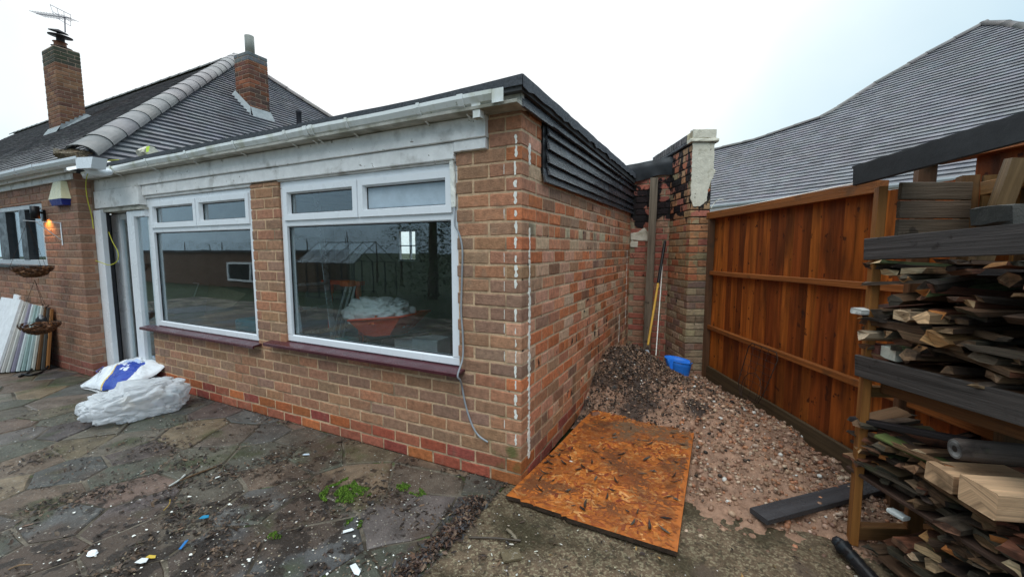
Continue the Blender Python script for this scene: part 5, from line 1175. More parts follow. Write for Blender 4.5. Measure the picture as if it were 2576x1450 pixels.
basket(bkx-.0, -.46, P(82, 812, 1, -.46).z, .17, 'lower wire hanging basket in front of the stacked panels', P(75, 690, 1, -.46).z-.06)
# stacked panels leaning against the left house
ps = [((.72, .73, .74), .88, 'white'), ((.55, .53, .50), .86, 'off white'), ((.60, .60, .56), .85, 'cream'), ((.28, .26, .33), .83, 'purple grey'), ((.62, .68, .68), .82, 'pale blue'), ((.33, .44, .42), .81, 'sea green'), ((.40, .50, .50), .80, 'light green'), ((.56, .56, .50), .80, 'cream edged'), ((.16, .08, .035), .78, 'dark brown'), ((.08, .08, .075), .78, 'black'), ((.34, .15, .05), .76, 'orange brown')]
for i, (c, h, nmc) in enumerate(ps):
    yb = -.66+.034*i; xe = -6.72+.030*i; yt = -.40+.017*i
    a = Vector((xe-.35, yb, .015)); b = Vector((xe-.35, yt, h)); n_ = (b-a).normalized()
    gm = box_geo((b-a).length, .70, .026, .002); mt = frame_m((a+b)/2, n_, y=Vector((1, 0, 0)))
    props(link('leaning_panel', MB().add(*gm[:2], (1, 1, 1), gm[2]).mesh('leaning_panel'), M['any'], None, mt, c), '%s panel in the row leaning on the left house wall' % nmc, 'panel', 'panels leaning against the left house')
wd = thing('white_door_panel', 'tall white moulded panel standing up behind the leaning panels', 'panel', (-6.9, -.5, 0))
pa, pb = P(38, 815, 1, -.36), P(62, 745, 1, -.30)
barobj('panel', P(18, 880, 1, -.42), P(44, 742, 1, -.30), .17, .03, M['upvc'], wd, up=(0, -1, 0), bev=.01)
barobj('panel', P(-20, 800, 1, -.5), P(40, 890, 1, -.45), .09, .03, M['upvc'], wd, up=(0, -1, 0), bev=.01)
pmp = thing('pump_with_hose', 'black pump with coiled hose beside the lower hanging basket', 'pump', (-6.3, -.3, .3))
pc = P(112, 808, 1, -.28); mb = MB(); lathe(mb, pc+Vector((0, 0, -.08)), [(0, 0), (.07, .0), (.08, .04), (.075, .12), (.04, .16), (0, .165)], 16); mb.build('pump_body', M['black'], pmp)
mb = MB()
tube(mb, spline([P(118, 830, 1, -.28), P(128, 870, 1, -.27), P(126, 905, 1, -.28), P(112, 930, 2, .02), P(80, 942, 2, .015), P(55, 940, 2, .015)], 6), .011, 7)
tube(mb, spline([P(105, 830, 1, -.28), P(106, 870, 1, -.3), P(96, 905, 1, -.33), P(72, 935, 2, .015), P(48, 946, 2, .015)], 6), .011, 7)
tube(mb, spline([P(112, 830, 1, -.28), P(122, 850, 1, -.28), P(112, 880, 1, -.26), P(118, 900, 1, -.26), P(126, 880, 1, -.27)], 6), .011, 7); mb.build('hose', M['black'], pmp)
mb = MB(); tube(mb, spline([pc+Vector((0, 0, .08)), P(113, 775, 1, -.27), P(122, 768, 1, -.26)], 4), .007, 6); tube(mb, spline([pc+Vector((0, 0, .08)), P(112, 775, 1, -.27), P(107, 766, 1, -.26)], 4), .007, 6); mb.build('hook', M['steel'], pmp)
mb = MB(); q = P(103, 795, 1, -.36); aabb(mb, q.x-.03, q.x+.03, q.y-.01, q.y, q.z-.03, q.z+.03, bev=.004); mb.build('switch_cover', M['lightgrey'], pmp)
# yellow cable
yc = thing('yellow_cable', 'yellow cable looping down from the gutter corner across the doorway', 'cable', (-5.3, -.2, 2.0))
ypts = [P(300, 402, 1, .0), P(262, 406, 1, -.12), P(232, 422, 1, -.17), P(219, 442, 1, -.19), P(216, 470, 1, -.17), P(221, 505, 1, -.15), P(231, 545, 1, -.12), P(235, 575, 1, -.12)]
tube(MB(), spline(ypts, 6), .004, 6).build('cable', M['yellow'], yc)
ypts = [P(276, 555, 1, .05), P(272, 575, 1, .0), P(282, 605, 1, -.03), P(297, 635, 1, -.06), P(294, 657, 1, -.08), P(275, 666, 1, -.12), P(255, 660, 1, -.16), P(240, 655, 1, -.2)]
tube(MB(), spline(ypts, 6), .004, 6).build('cable', M['yellow'], yc)

# ------------------------------------------------------------------ neighbour house on the right
nh = thing('right_house', 'neighbouring bungalow with large grey swept tile roof beyond the fence', 'house', (1.2, 8, 0))
NE = Vector((.934, 7.364, 2.4)); ND = Vector((-.759, .651, 0)); NU = Vector((.651, .759, 0)); NP = math.radians(40)
US = (NU*math.cos(NP)+Vector((0, 0, math.sin(NP))))
def NPt(u, v):
    r = Vector(ray(u, v)); tp = math.tan(NP); k = r.z-tp*(r.x*NU.x+r.y*NU.y)
    t = (NE.z-CAM[2]+tp*((CAM[0]-NE.x)*NU.x+(CAM[1]-NE.y)*NU.y))/k
    q = Vector(CAM)+r*t-NE; return (q.dot(ND), q.dot(NU)/math.cos(NP))
sil = [(1795, 377), (1900, 352), (2000, 318), (2060, 298), (2110, 270), (2200, 212), (2330, 137), (2475, 60), (2530, 58), (2600, 68)]
sp2 = [NPt(*q) for q in sil]
poly = [(2.6, 0)]+[(2.6, sp2[0][1]-.05)]+sp2+[(-6.5, sp2[-1][1]), (-6.5, 0)]
tiles(nh, NE, ND, US, poly, width=.17, expo=.105, thick=.024, colf=tg, maxn=300, rnd=random.Random(9))
W3 = lambda p: NE+ND*p[0]+US*p[1]
rdg = [W3(p) for p in [(2.6, sp2[0][1]-.05)]+sp2+[(-6.5, sp2[-1][1])]]
mb = MB(); k = 8; vs = []
nnn = ND.cross(US); nnn = nnn if nnn.z > 0 else -nnn
for i in range(len(rdg)-1):
    a, b = rdg[i], rdg[i+1]; L = (b-a).length; n_ = max(1, int(round(L/.33)))
    for j in range(n_): 
        p0 = a.lerp(b, j/n_); p1 = a.lerp(b, (j+1)/n_); caps(nh, p0+Vector((0, 0, .01)), p1+Vector((0, 0, .01)), 1, .085, 'ridge_tile', (0, 0, 1), col=(.12, .105, .095))
# back slope so the roof has a far side
bsl = MB(); back = [Vector((p.x, p.y, p.z-.02)) for p in rdg]; far = [p+NU*(p.z-2.4)*1.19-Vector((0, 0, p.z-2.4)) for p in rdg]
for i in range(len(rdg)-1): bsl.add([back[i], back[i+1], far[i+1], far[i]], [[0, 1, 2, 3]])
bsl.build('rear_roof', M['tile'], nh).color = (.12, .12, .13, 1)
mb = MB(); q = NE+NU*.25; gm = box_geo(9.5, .12, 2.35, 0); mb.add(tf(gm[0], frame_m((q.x-ND.x*2, q.y-ND.y*2, 1.2), ND)), gm[1], (.30, .13, .09), gm[2]); mb.build('wall', M['any'], nh)
for z_ in range(26): pass
gq = link('gutter', None, None, nh)
a = NE-NU*.06+ND*2.6; b = NE-NU*.06-ND*6.5
mb = MB(); n = len(pr); vs = []
for p in (a, b):
    for (yy, zz) in pr: vs.append((p.x+NU.x*yy, p.y+NU.y*yy, 2.41+zz))
mb.add(vs, [[k, n+k, n+(k+1) % n, (k+1) % n] for k in range(n)]).build('channel', M['upvc'], gq)
barobj('fascia_board', NE+ND*2.6+Vector((0, 0, -.06)), NE-ND*6.5+Vector((0, 0, -.06)), .02, .15, M['upvc'], nh)
for (u, v) in ((2110, 490),):
    t = (NPt(2060, 480)[0]); q = NE+ND*(-1.35)-NU*.06
    tube(MB(), [q+Vector((0, 0, .02)), q+Vector((0, 0, -.25))], .045, 12).build('gutter_outlet', M['upvc'], gq)
wb = thing('wall_hook', 'pale cable hook sticking out from the top of the brick pier', 'hook', q1+Vector((.2, .1, 1.95)))
hq = q1+FP*PW; tube(MB(), spline([hq+Vector((0, 0, 1.98)), hq+Vector((.04, .1, 2.06)), hq+Vector((.10, .14, 2.09)), hq+Vector((.13, .12, 2.07))], 4), .004, 5).build('wire', M['render'], wb)

# ------------------------------------------------------------------ things on the patio
def mat_bag():
    m = mat('clear_plastic_film', (.90, .91, .92), sc=5, lo=.88, hi=1.05, rough=.28, rvar=.1, bump=1.0, bsc=9, spec=.6)
    for n_ in m.node_tree.nodes:
        if n_.type == 'BUMP': n_.inputs['Distance'].default_value = .02; n_.inputs['Strength'].default_value = .5
        if n_.type == 'TEX_NOISE' and abs(n_.inputs['Scale'].default_value-9) < .01: n_.inputs['Distortion'].default_value = 1.5; n_.inputs['Roughness'].default_value = .5
    t = m.node_tree; L = t.links.new; b = [n for n in t.nodes if n.type == 'BSDF_PRINCIPLED'][0]; out = [n for n in t.nodes if n.type == 'OUTPUT_MATERIAL'][0]
    tr = N(t, 'ShaderNodeBsdfTransparent'); tl = N(t, 'ShaderNodeBsdfTranslucent'); tl.inputs[0].default_value = (.85, .87, .9, 1)
    m1 = N(t, 'ShaderNodeMixShader'); m1.inputs[0].default_value = .35; L(b.outputs[0], m1.inputs[1]); L(tl.outputs[0], m1.inputs[2])
    lw_ = N(t, 'ShaderNodeLayerWeight'); lw_.inputs[0].default_value = .35
    mr = N(t, 'ShaderNodeMapRange'); mr.inputs[3].default_value = .66; mr.inputs[4].default_value = 1.0; L(lw_.outputs['Facing'], mr.inputs[0])
    m2 = N(t, 'ShaderNodeMixShader'); L(mr.outputs[0], m2.inputs[0]); L(tr.outputs[0], m2.inputs[1]); L(m1.outputs[0], m2.inputs[2]); L(m2.outputs[0], out.inputs[0])
    return m
M['plastic_bag'] = mat_bag()
def crumple(p, k, a):
    v = Vector(p); v = v+.35*noise.noise_vector(v*1.3); v = Vector((v.x*1.35, v.y*1.0, v.z*1.2))
    n1 = abs(noise.noise(v*k)); n2 = abs(noise.noise(v*k*2.1+Vector((5, 3, 1)))); n3 = 1-abs(noise.noise(v*k*3.3+Vector((1, 3, 7))))
    return a*.75*(min(n1, .35)-.18)+a*.45*(min(n2, .3)-.15)+a*.05*(n3-.75)
def blob(c, sx, sy, sz, ang, k, a, m, name, parent, flat=.02, seed=0, nu=150, nv=90, colf=None, pull=None):
    mb = MB(); vs = []; ca_, sa_ = math.cos(ang), math.sin(ang)
    for j in range(nv+1):
        th = PI*j/nv
        for i in range(nu):
            ph = 2*PI*i/nu; n_ = Vector((math.sin(th)*math.cos(ph), math.sin(th)*math.sin(ph), math.cos(th)))
            ex = .75; q = Vector([math.copysign(abs(x)**ex, x) for x in n_])
            d = crumple(n_*1.0+Vector((seed, 0, 0)), k, a)+.12*noise.noise(n_*1.7+Vector((seed, 9, 2)))
            q = q*(1+d); 
            if pull: q = pull(q)
            x, y, z = q.x*sx, q.y*sy, q.z*sz+sz*.75
            if z < flat: z = flat-.012+R.uniform(0, .002)+(.006 if z < 0 else 0)
            vs.append((c[0]+x*ca_-y*sa_, c[1]+x*sa_+y*ca_, c[2]+z))
    fs = [[j*nu+i, j*nu+(i+1) % nu, (j+1)*nu+(i+1) % nu, (j+1)*nu+i] for j in range(nv) for i in range(nu)]
    mb.add(vs, [f[::-1] for f in fs], (1, 1, 1), [(0, 0)]*len(vs), True); return mb.build(name, m, parent)
bg1 = thing('plastic_sack', 'crumpled clear white plastic bag lying full on the paving', 'bag', (-3.75, -.55, 0))
ang = math.atan2(.72, .12)
pull = lambda q: Vector((q.x*(1.0 if q.x > 0 else 1.15), q.y, q.z*(1 if q.x > -.3 else .72)))
blob((-3.62, -.50, 0), .35, .21, .175, ang, 1.8, .52, M['plastic_bag'], 'film', bg1, seed=2, pull=pull)
mb = MB(); 
rr = random.Random(6)
for i in range(9):
    gm = box_geo(rr.uniform(.08, .2), rr.uniform(.06, .12), rr.uniform(.01, .06), .004, .006, rr, 1); mt = Matrix.Translation((-3.68+rr.uniform(-.06, .06), -.42+rr.uniform(-.16, .26), .06+rr.uniform(-.02, .07))) @ Euler((rr.uniform(-.5, .5), rr.uniform(-.5, .5), rr.uniform(0, 3))).to_matrix().to_4x4()
    mb.add(tf(gm[0], mt), gm[1], rr.choice([(.55, .45, .32), (.45, .60, .68), (.7, .7, .7), (.04, .05, .16), (.5, .4, .3)]))
mb.build('contents', M['any'], bg1)
bg2 = thing('printed_sack', 'blue and white printed plastic sack slumped on the door step', 'bag', (-4.75, -.25, 0))
sc0 = Vector((-4.85, -.20, 0)); mb = MB(); nu, nv = 100, 64; vs = []; cols = []
A1 = P(247, 962, 2, .03); A2 = P(400, 945, 2, .14); B1 = P(268, 925, 1, .0); 
ux = Vector((.93, .02, .05)); uy = Vector((-.10, .46, .16)); o0 = Vector((-5.16, -.42, .02))
for j in range(nv+1):
    for i in range(nu+1):
        a_ = i/nu; b_ = j/nv; e_ = math.sin(PI*a_)**.5*math.sin(PI*b_)**.5
        cz = .12*e_+.035*noise.noise(Vector((a_*5, b_*4, 1)))+crumple((a_*2, b_*2, 0), 2.5, .05)*e_
        p = o0+ux*a_+uy*b_+Vector((0, 0, cz)); p.y += .03*noise.noise(Vector((a_*4, b_*3, 7))); vs.append(p)
K = nu+1
fs = [[j*K+i, j*K+i+1, (j+1)*K+i+1, (j+1)*K+i] for j in range(nv) for i in range(nu)]
for f in fs:
    i = f[0] % K; j = f[0]//K; a_ = i/nu; b_ = j/nv; a2 = a_+b_*.25
    c = (.78, .80, .82)
    if .52 < a2 < .93 and b_ < .70: c = (.035, .075, .38)
    if .495 < a2 < .52 and b_ < .70: c = (.72, .48, .10)
    if .40 < a2 < .80 and .66 < b_ < .74: c = (.5, .6, .8)
    if .66 < a2 < .80 and .32 < b_ < .42 and (i % 7 > 1): c = (.75, .8, .9)
    if .58 < a2 < .72 and .48 < b_ < .55 and (i % 7 > 1): c = (.75, .8, .9)
    cols.append(c)
for f, c in zip(fs, cols): mb.f.append(f); mb.c.append(c); mb.sm.append(True); mb.uv.extend([(0, 0)]*4)
mb.v = [tuple(v) for v in vs]; mb.n = len(vs)
mb.build('sack_film', M['gloss'], bg2)
low = MB(); low.add([v if 0 else Vector((v.x, v.y, max(.004, v.z*.15))) for v in vs], [f[::-1] for f in fs], (.7, .7, .7)).build('sack_underside', M['gloss'], bg2)
mb = MB(); t0 = P(262*0+333, 1000, 1, .0); pk_ = P(333, 913, 1, -.05)
mb.add([o0+ux*.55+uy*.8+Vector((0, 0, .10)), o0+ux*.75+uy*.7+Vector((0, 0, .13)), pk_, o0+ux*.5+uy*.95+Vector((0, 0, .12))], [[0, 1, 2], [0, 2, 3]], (.8, .82, .84)).build('sack_corner', M['gloss'], bg2)
# recycling triangle mark on the sack
mk = MB(); c0 = o0+ux*.25+uy*.22+Vector((0, 0, .088))
tri = [c0+Vector((-.05, 0, 0)), c0+Vector((.05, .0, .0)), c0+Vector((.0, .05, .05)), c0+Vector((-.05, 0, 0))]
tube(mk, [t+Vector((0, -.02, .02)) for t in tri], .003, 5); mk.build('printed_mark', M['any'], bg2).color = (.10, .16, .5, 1)

# ------------------------------------------------------------------ litter and debris
rd = random.Random(77); A = [[], [], [], []]; B = [[], [], [], []]
def dens(x, y):
    d = math.exp(-((x+1.5)/1.6)**2-((y+1.15)/.75)**2)*1.0+.10
    d += .9*math.exp(-((x+.16)/.10)**2-((y+.55)/.35)**2)+.5*math.exp(-((y+.03)/.035)**2)*(x > -3.6)
    d += .5*math.exp(-((x+1.9)/.5)**2-((y+.62)/.22)**2)
    return min(1, d)
cnt = 0
for q in range(110000):
    x = rd.uniform(-4.6, 2.0); y = rd.uniform(-2.1, 0.0)
    if x > 0 and y > -.2: continue
    k = 1.6*(noise.fractal(Vector((x*3.2, y*3.2, 2)), 1, 2, 3)+.12)
    if rd.random() > dens(x, y)*max(.03, k): continue
    s = rd.choice([.003, .005, .008, .012, .018])*rd.uniform(.7, 1.4)
    if x > -.08 and rd.random() < .75: continue
    c = vary(rd.choice([(.04, .027, .02), (.07, .045, .03), (.10, .066, .044), (.026, .02, .017), (.15, .095, .06), (.065, .045, .036)]), .3, rd)
    if rd.random() < .03: c = vary((.60, .58, .53), .15, rd); s *= .5
    A[0].append((x, y, .004+rd.random()*.006)); A[1].append((s*rd.uniform(.8, 2.2), s*rd.uniform(.4, .9), s)); A[2].append((rd.uniform(-.45, .45), rd.uniform(-.45, .45), rd.uniform(0, 6.28))); A[3].append(c); cnt += 1
o = scatter(A, FLK_V, FLK_F, 'ground_litter', M['litter']); props(o, 'dark rotten leaf litter and chips scattered over the paving', 'litter', kind='stuff')
for q in range(11000):
    x = rd.uniform(-4.8, 1.9); y = rd.uniform(-2.1, -.02)
    if x > -.02 and y > -.2: continue
    w_ = math.exp(-((x+.6)/.9)**2-((y+1.15)/.6)**2)+.22
    if rd.random() > w_: continue
    s = rd.choice([.0022, .003, .0045])*rd.uniform(.7, 1.4); c = vary(rd.choice([(.34, .28, .22), (.25, .19, .15), (.55, .52, .47), (.18, .13, .10), (.40, .33, .22)]), .2, rd)
    B[0].append((x, y, .002+s*.4)); B[1].append((s*rd.uniform(1, 1.6), s, s*.6)); B[2].append((0, 0, rd.uniform(0, 6.28))); B[3].append(c)
o = scatter(B, OCT_V, OCT_F, 'grit', M['pebble']); props(o, 'pale grit and tiny stones scattered over the paving', 'grit', kind='stuff')
A = [[], [], [], []]
for q in range(1500):                               # leaves caught along the edge of the concrete
    y = rd.uniform(-1.0, -.22); x = -.165+.10*y*0+rd.gauss(0, .035)+.02*math.sin(y*9)
    s = rd.uniform(.008, .028)
    A[0].append((x, y, .004+rd.random()*.016)); A[1].append((s*1.5, s*.6, s)); A[2].append((rd.uniform(-.7, .7), rd.uniform(-.7, .7), rd.uniform(0, 6.28))); A[3].append(vary(rd.choice([(.035, .022, .018), (.06, .035, .026), (.10, .055, .035), (.16, .10, .065), (.05, .045, .045)]), .3, rd))
for q in range(700):
    x = rd.uniform(-.05, 1.9); y = rd.uniform(-1.6, .2)
    if x < .97 and y > -.2: continue
    s = rd.choice([.004, .006, .01, .016]); k = rd.random()
    A[0].append((x, y, .006+s*.3)); A[1].append((s*rd.uniform(1, 2.5), s*.6, s)); A[2].append((rd.uniform(-.3, .3), rd.uniform(-.3, .3), rd.uniform(0, 6.28))); A[3].append(vary(rd.choice([(.035, .022, .018), (.08, .05, .03), (.22, .15, .08), (.30, .17, .06), (.5, .47, .4)] if k < .4 else [(.035, .025, .02), (.07, .05, .035)]), .3, rd))
props(scatter(A, FLK_V, FLK_F, 'leaf_litter', M['litter']), 'brown leaf litter caught along the edge of the concrete path', 'leaf litter', kind='stuff')
def moss(c, rx, ry, n, label, hgt=.02):
    A = [[], [], [], []]
    for i in range(n):
        a = rd.uniform(0, 6.28); r = rd.random()**.6; k = .75+.5*noise.noise(Vector((math.cos(a)*1.5+c[0], math.sin(a)*1.5, 3)))
        x = c[0]+rx*r*k*math.cos(a); y = c[1]+ry*r*k*math.sin(a)
        if noise.noise(Vector((x*14, y*14, 1))) < -.15: continue
        s = rd.uniform(.004, .010); A[0].append((x, y, .004+hgt*(1-r)*rd.random()*.6)); A[1].append((s*.5, s*.5, s)); A[2].append((rd.uniform(-.8, .8), rd.uniform(-.8, .8), rd.uniform(0, 6))); A[3].append(vary(rd.choice([(.07, .13, .012), (.10, .17, .02), (.045, .085, .01)]), .3, rd))
    props(scatter(A, OCT_V, OCT_F, 'moss_patch', M['moss']), label, 'moss', kind='stuff')
moss((-.98, -.52), .20, .15, 2600, 'bright green moss clump growing between stones near the wall'); moss((-.62, -.33), .16, .05, 500, 'thin green moss strip close to the red plinth', .008); moss((-.68, -.72), .07, .05, 250, 'small moss tuft in front of the main moss clump', .012)
moss((-.98, -.98), .05, .03, 120, 'tiny moss tuft beside the white paint flakes', .01)
# identifiable scraps
def scrap(u, v, pts, col, name, label, cat, m='any', th=.002, h=.012):
    c = P(u, v, 2, h); mb = MB(); n = len(pts)
    vs = [(c.x+a, c.y+b, h+d) for a, b, d in pts]; vs += [(x, y, z-th) for x, y, z in vs]
    mb.add(vs, [list(range(n)), list(range(n, 2*n))[::-1]]+[[k, k+n, (k+1) % n+n, (k+1) % n] for k in range(n)], col); return props(mb.build(name, M[m]), label, cat)
Q = lambda L, w, a, z=.004: [(x*math.cos(a)-y*math.sin(a), x*math.sin(a)+y*math.cos(a), zz) for x, y, zz in ((-L/2, -w/2, 0), (L*.3, -w*.5, z), (L/2, 0, 0), (L*.3, w/2, z), (-L/2, w*.4, 0))]
scrap(463, 1367, Q(.07, .014, 2.2), (.02, .16, .42), 'blue_scrap', 'long thin blue plastic strip on the dirt', 'scrap')
scrap(515, 1299, Q(.045, .03, .4), (.02, .22, .38), 'blue_scrap', 'small torn blue plastic scrap on the dirt', 'scrap')
scrap(358, 1409, Q(.05, .035, .2), (.75, .75, .73), 'paint_flake', 'rounded white paint flake beside the yellow leaf', 'flake')
scrap(381, 1399, Q(.05, .02, .2), (.62, .42, .06), 'yellow_leaf', 'small bright yellow leaf on the dirt', 'leaf')
scrap(895, 1431, Q(.085, .03, -.45), (.78, .79, .80), 'plastic_shard', 'pointed white plastic shard at the bottom of the photo', 'shard')
scrap(877, 1333, Q(.055, .022, .75), (.78, .79, .78), 'paint_flake', 'oblong white paint flake near the small moss tuft', 'flake')
scrap(771, 1133+9, Q(.05, .02, .3), (.55, .62, .70), 'plastic_tag', 'pale blue plastic tag by the wall foot', 'tag')
scrap(497*0+548, 1189+10, Q(.03, .016, 1.0), (.6, .6, .56), 'paint_flake', 'grey white flake beside the twig pile', 'flake')
tl = props(barobj('tile_fragment', P(1262, 1399, 2, .012), P(1308, 1390, 2, .012), .075, .014, M['stone'], None, bev=.002, col=(.17, .13, .075)), 'square brown tile fragment lying on the mossy concrete', 'tile')
def stick(p0, p1, r, col, label, name='twig', bend=.02):
    a = P(*p0, 2, .008); b = P(*p1, 2, .010); mid = (a+b)/2+Vector((rd.uniform(-bend, bend), rd.uniform(-bend, bend), .006)); mb = MB(); tube(mb, spline([a, mid, b], 5), [r*rd.uniform(.6, 1.1) for _ in range(11)], 6, col)
    return props(mb.build(name, M['litter']), label, 'stick')
stick((430, 1218), (545, 1172), .006, (.12, .07, .035), 'long brown stick lying across the leaf litter')
stick((425, 1222), (465, 1194), .008, (.50, .50, .46), 'pale peeled stick end beside the long brown stick')
stick((412, 1282), (428, 1255), .003, (.42, .26, .05), 'curved yellow straw on the dirt', bend=.03)
stick((1180, 1350), (1310, 1358), .007, (.08, .06, .045), 'flat grey lath lying on the concrete', bend=.005)
stick((1275, 1330), (1300, 1357), .010, (.20, .16, .11), 'short broken stick on the mossy concrete', bend=.004)
stick((20, 1432), (82, 1418), .004, (.20, .12, .06), 'small brown stick at the bottom left')
stick((555, 1195), (640, 1178), .004, (.06, .04, .03), 'thin dark twig near the wall'); stick((700, 1260), (760, 1225), .003, (.10, .07, .05), 'fine twig left of the moss')
c = P(270*0+232, 1397+0, 2, .012); props(blob((P(233, 1396, 2, 0).x, P(233, 1396, 2, 0).y, 0), .022, .018, .014, .3, 2, .1, M['brick_left'], 'pebble', None, nu=16, nv=10), 'rounded reddish pebble on the dirt at lower left', 'pebble')
bpy.data.objects[-1] if 0 else None
# individual white chips
for i in range(60):
    u = rd.uniform(30, 1200); v = rd.uniform(1240, 1445)
    if u > 950: v = rd.uniform(1380, 1445)
    p = P(u, v, 2, .01)
    if p.x > -.12: continue
    mb = MB(); L = rd.choice([.006, .008, .010, .014, .02])*rd.uniform(.8, 1.2); mb.add([(L*rd.uniform(.3, .6)*math.cos(q_), L*rd.uniform(.25, .5)*math.sin(q_), rd.uniform(0, .003)) for q_ in (0, 1, 2.1, 3.2, 4.2, 5.3)], [[0, 1, 2, 3, 4, 5]])
    props(link('paint_chip', mb.mesh('paint_chip'), M['drip'], None, Matrix.Translation(p)), 'tiny white paint chip scattered on the dirty paving', 'chip', 'white paint chips on the paving')

# ------------------------------------------------------------------ inside the extension
wbar = thing('wheelbarrow', 'red wheelbarrow standing inside behind the larger window', 'wheelbarrow', (-1.95, 1.0, 0))
bc = Vector((-1.90, .85, .66)); mb = MB()
tv_ = [(-.14, -.16, 0), (.15, -.14, 0), (.15, .14, 0), (-.14, .16, 0), (-.27, -.24, .15), (.38, -.22, .23), (.38, .22, .23), (-.27, .24, .15)]
mb.add([bc+Vector(v) for v in tv_], [[0, 3, 2, 1], [0, 1, 5, 4], [1, 2, 6, 5], [2, 3, 7, 6], [3, 0, 4, 7]])
o = mb.build('tray', M['red'], wbar); md = o.modifiers.new('t', 'SOLIDIFY'); md.thickness = .008
mb = MB(); tube(mb, [bc+Vector(v) for v in (tv_[4], tv_[5], tv_[6], tv_[7], tv_[4])], .012, 6); mb.build('tray_rim', M['red'], wbar)
mb = MB(); 
for sy in (-.16, .16): tube(mb, [bc+Vector((-.45, sy*.3, -.30)), bc+Vector((-.1, sy, -.03)), bc+Vector((.75, sy*1.6, .12))], .016, 8); tube(mb, [bc+Vector((.1, sy, -.02)), bc+Vector((.18, sy*1.3, -.58))], .014, 8)
mb.build('frame', M['black'], wbar); mb = MB(); lathe(mb, bc+Vector((-.45, -.04, -.38)), [(.05, 0), (.18, .0), (.2, .04), (.18, .08), (.05, .08)], 20, axis=(0, 1, 0)); mb.build('wheel', M['black'], wbar)
sk = thing('rubble_bag', 'white plastic bag tied with orange strap heaped on the red wheelbarrow', 'bag', bc+Vector((0, 0, .2)))
blob(bc+Vector((-.08, 0, .10)), .34, .20, .14, .1, 2.2, .8, M['gloss'], 'bag_film', sk, flat=-9, nu=80, nv=50).color = (.8, .8, .8, 1)
mb = MB()
for k in range(5): tube(mb, [bc+Vector((-.02+.018*k+.03*math.sin(q*1.3+k), -.20*math.cos(q*PI/10)-.01, .13+.17*math.sin(q*PI/10))) for q in range(11)], .010, 6)
tube(mb, spline([bc+Vector((-.1, -.06, .30)), bc+Vector((0, -.1, .32)), bc+Vector((.08, -.05, .31)), bc+Vector((.12, .05, .29))], 4), .014, 6)
mb.build('strap', M['orange'], sk)
ld = thing('ladder', 'grey aluminium ladder leaning inside at the left of the larger window', 'ladder', (-2.9, .8, 0))
mb = MB(); La, Lb = Vector((-2.62, .45, .02)), Vector((-3.25, .75, 2.25)); wv = Vector((.1, .33, 0))
bar(mb, La, Lb, .06, .025, bev=.003); bar(mb, La+wv, Lb+wv, .06, .025, bev=.003); mb.build('rail', M['alu'], ld)
for k in range(9): t = (k+.5)/9; mb = MB(); bar(mb, La.lerp(Lb, t), La.lerp(Lb, t)+wv, .03, .03, bev=.003); mb.build('rung', M['alu'], ld)
tp_ = thing('tripod', 'folded aluminium tripod standing left of the red wheelbarrow', 'tripod', (-2.6, .7, .3))
for k, (dx, dy) in enumerate(((0, 0), (.06, .03), (-.04, .05))):
    tube(MB(), [P(835+k*9, 850, 1, .70)+Vector((0, dy, 0)), P(872+k*6, 718, 1, .74)+Vector((0, dy, 0))], .011, 8).build('leg', M['alu'], tp_)
mb = MB(); q = P(875, 712, 1, .74); aabb(mb, q.x-.06, q.x+.06, q.y-.05, q.y+.05, q.z-.03, q.z+.03, bev=.01); mb.build('head', M['orange'], tp_)
rt = thing('red_trestle', 'red trestle stand inside behind the tripod', 'trestle', (-2.95, 1.3, 0))
mb = MB(); a_, b_ = P(815, 708, 1, 1.3), P(912, 712, 1, 1.3); bar(mb, a_, b_, .08, .05); mb.build('beam', M['red'], rt)
for k, (u0, u1) in enumerate(((832, 828), (900, 905))): t_ = P(u0, 712, 1, 1.3); tube(MB(), [t_, Vector((t_.x+(-.05 if k == 0 else .05), 1.3, .02))], .035, 6).build('leg', M['red'], rt)
for i, (u, v, s_, c_, lb) in enumerate(((1085, 855, .20, (.35, .36, .37), 'light grey box on the floor inside right of the wheelbarrow'), (1030, 850, .16, (.30, .30, .30), 'grey box on the floor inside under the wheelbarrow'), (872, 850, .14, (.08, .26, .28), 'teal tool case lying inside below the tripod'))):
    q = P(u, v, 1, .75); gm = box_geo(s_*1.4, s_, s_*.8, .01); props(link('storage_box', MB().add(*gm[:2], (1, 1, 1), gm[2]).mesh('storage_box'), M['any'], None, Matrix.Translation((q.x, .75, q.z-.05)), c_), lb, 'box')
bench = thing('work_table', 'low dark table inside carrying the grey boxes', 'table', (-1.5, .8, 0))
boxobj('table_top', -2.75, -.9, .45, 1.1, .36, .40, M['dark_in'], bench)
for x in (-2.7, -.95):
    for y in (.5, 1.05): boxobj('leg', x-.02, x+.02, y-.02, y+.02, .02, .36, M['dark_in'], bench)
sofa = thing('dark_settee', 'dark settee under a dust sheet inside behind the smaller window', 'settee', (-3.6, 1.0, 0))
boxobj('seat', -4.3, -2.7, .6, 1.3, .02, .50, M['dark_in'], sofa, .04, seg=4, jit=.01); boxobj('backrest', -3.7, -2.6, 1.3, 1.5, .02, 1.0, M['dark_in'], sofa, .05, seg=4, jit=.02)
gm = box_geo(.55, .3, .14, .02); props(link('teal_case', MB().add(*gm[:2], (1, 1, 1), gm[2]).mesh('teal_case'), M['any'], None, Matrix.Translation((-3.75, .75, .62)), (.03, .16, .20)), 'long teal case lying inside behind the smaller window', 'case')
ca_ = thing('cardboard_sheet', 'folded cardboard sheet propped inside behind the smaller window', 'cardboard', (-4.2, 1.2, .5))
mb = MB(); mb.add([P(500, 800, 1, 1.1), P(520, 712, 1, 1.2), P(620, 738, 1, 1.25), P(585, 770, 1, 1.15)], [[0, 3, 2, 1]]); o = mb.build('sheet', M['any'], ca_); o.color = (.28, .22, .15, 1)
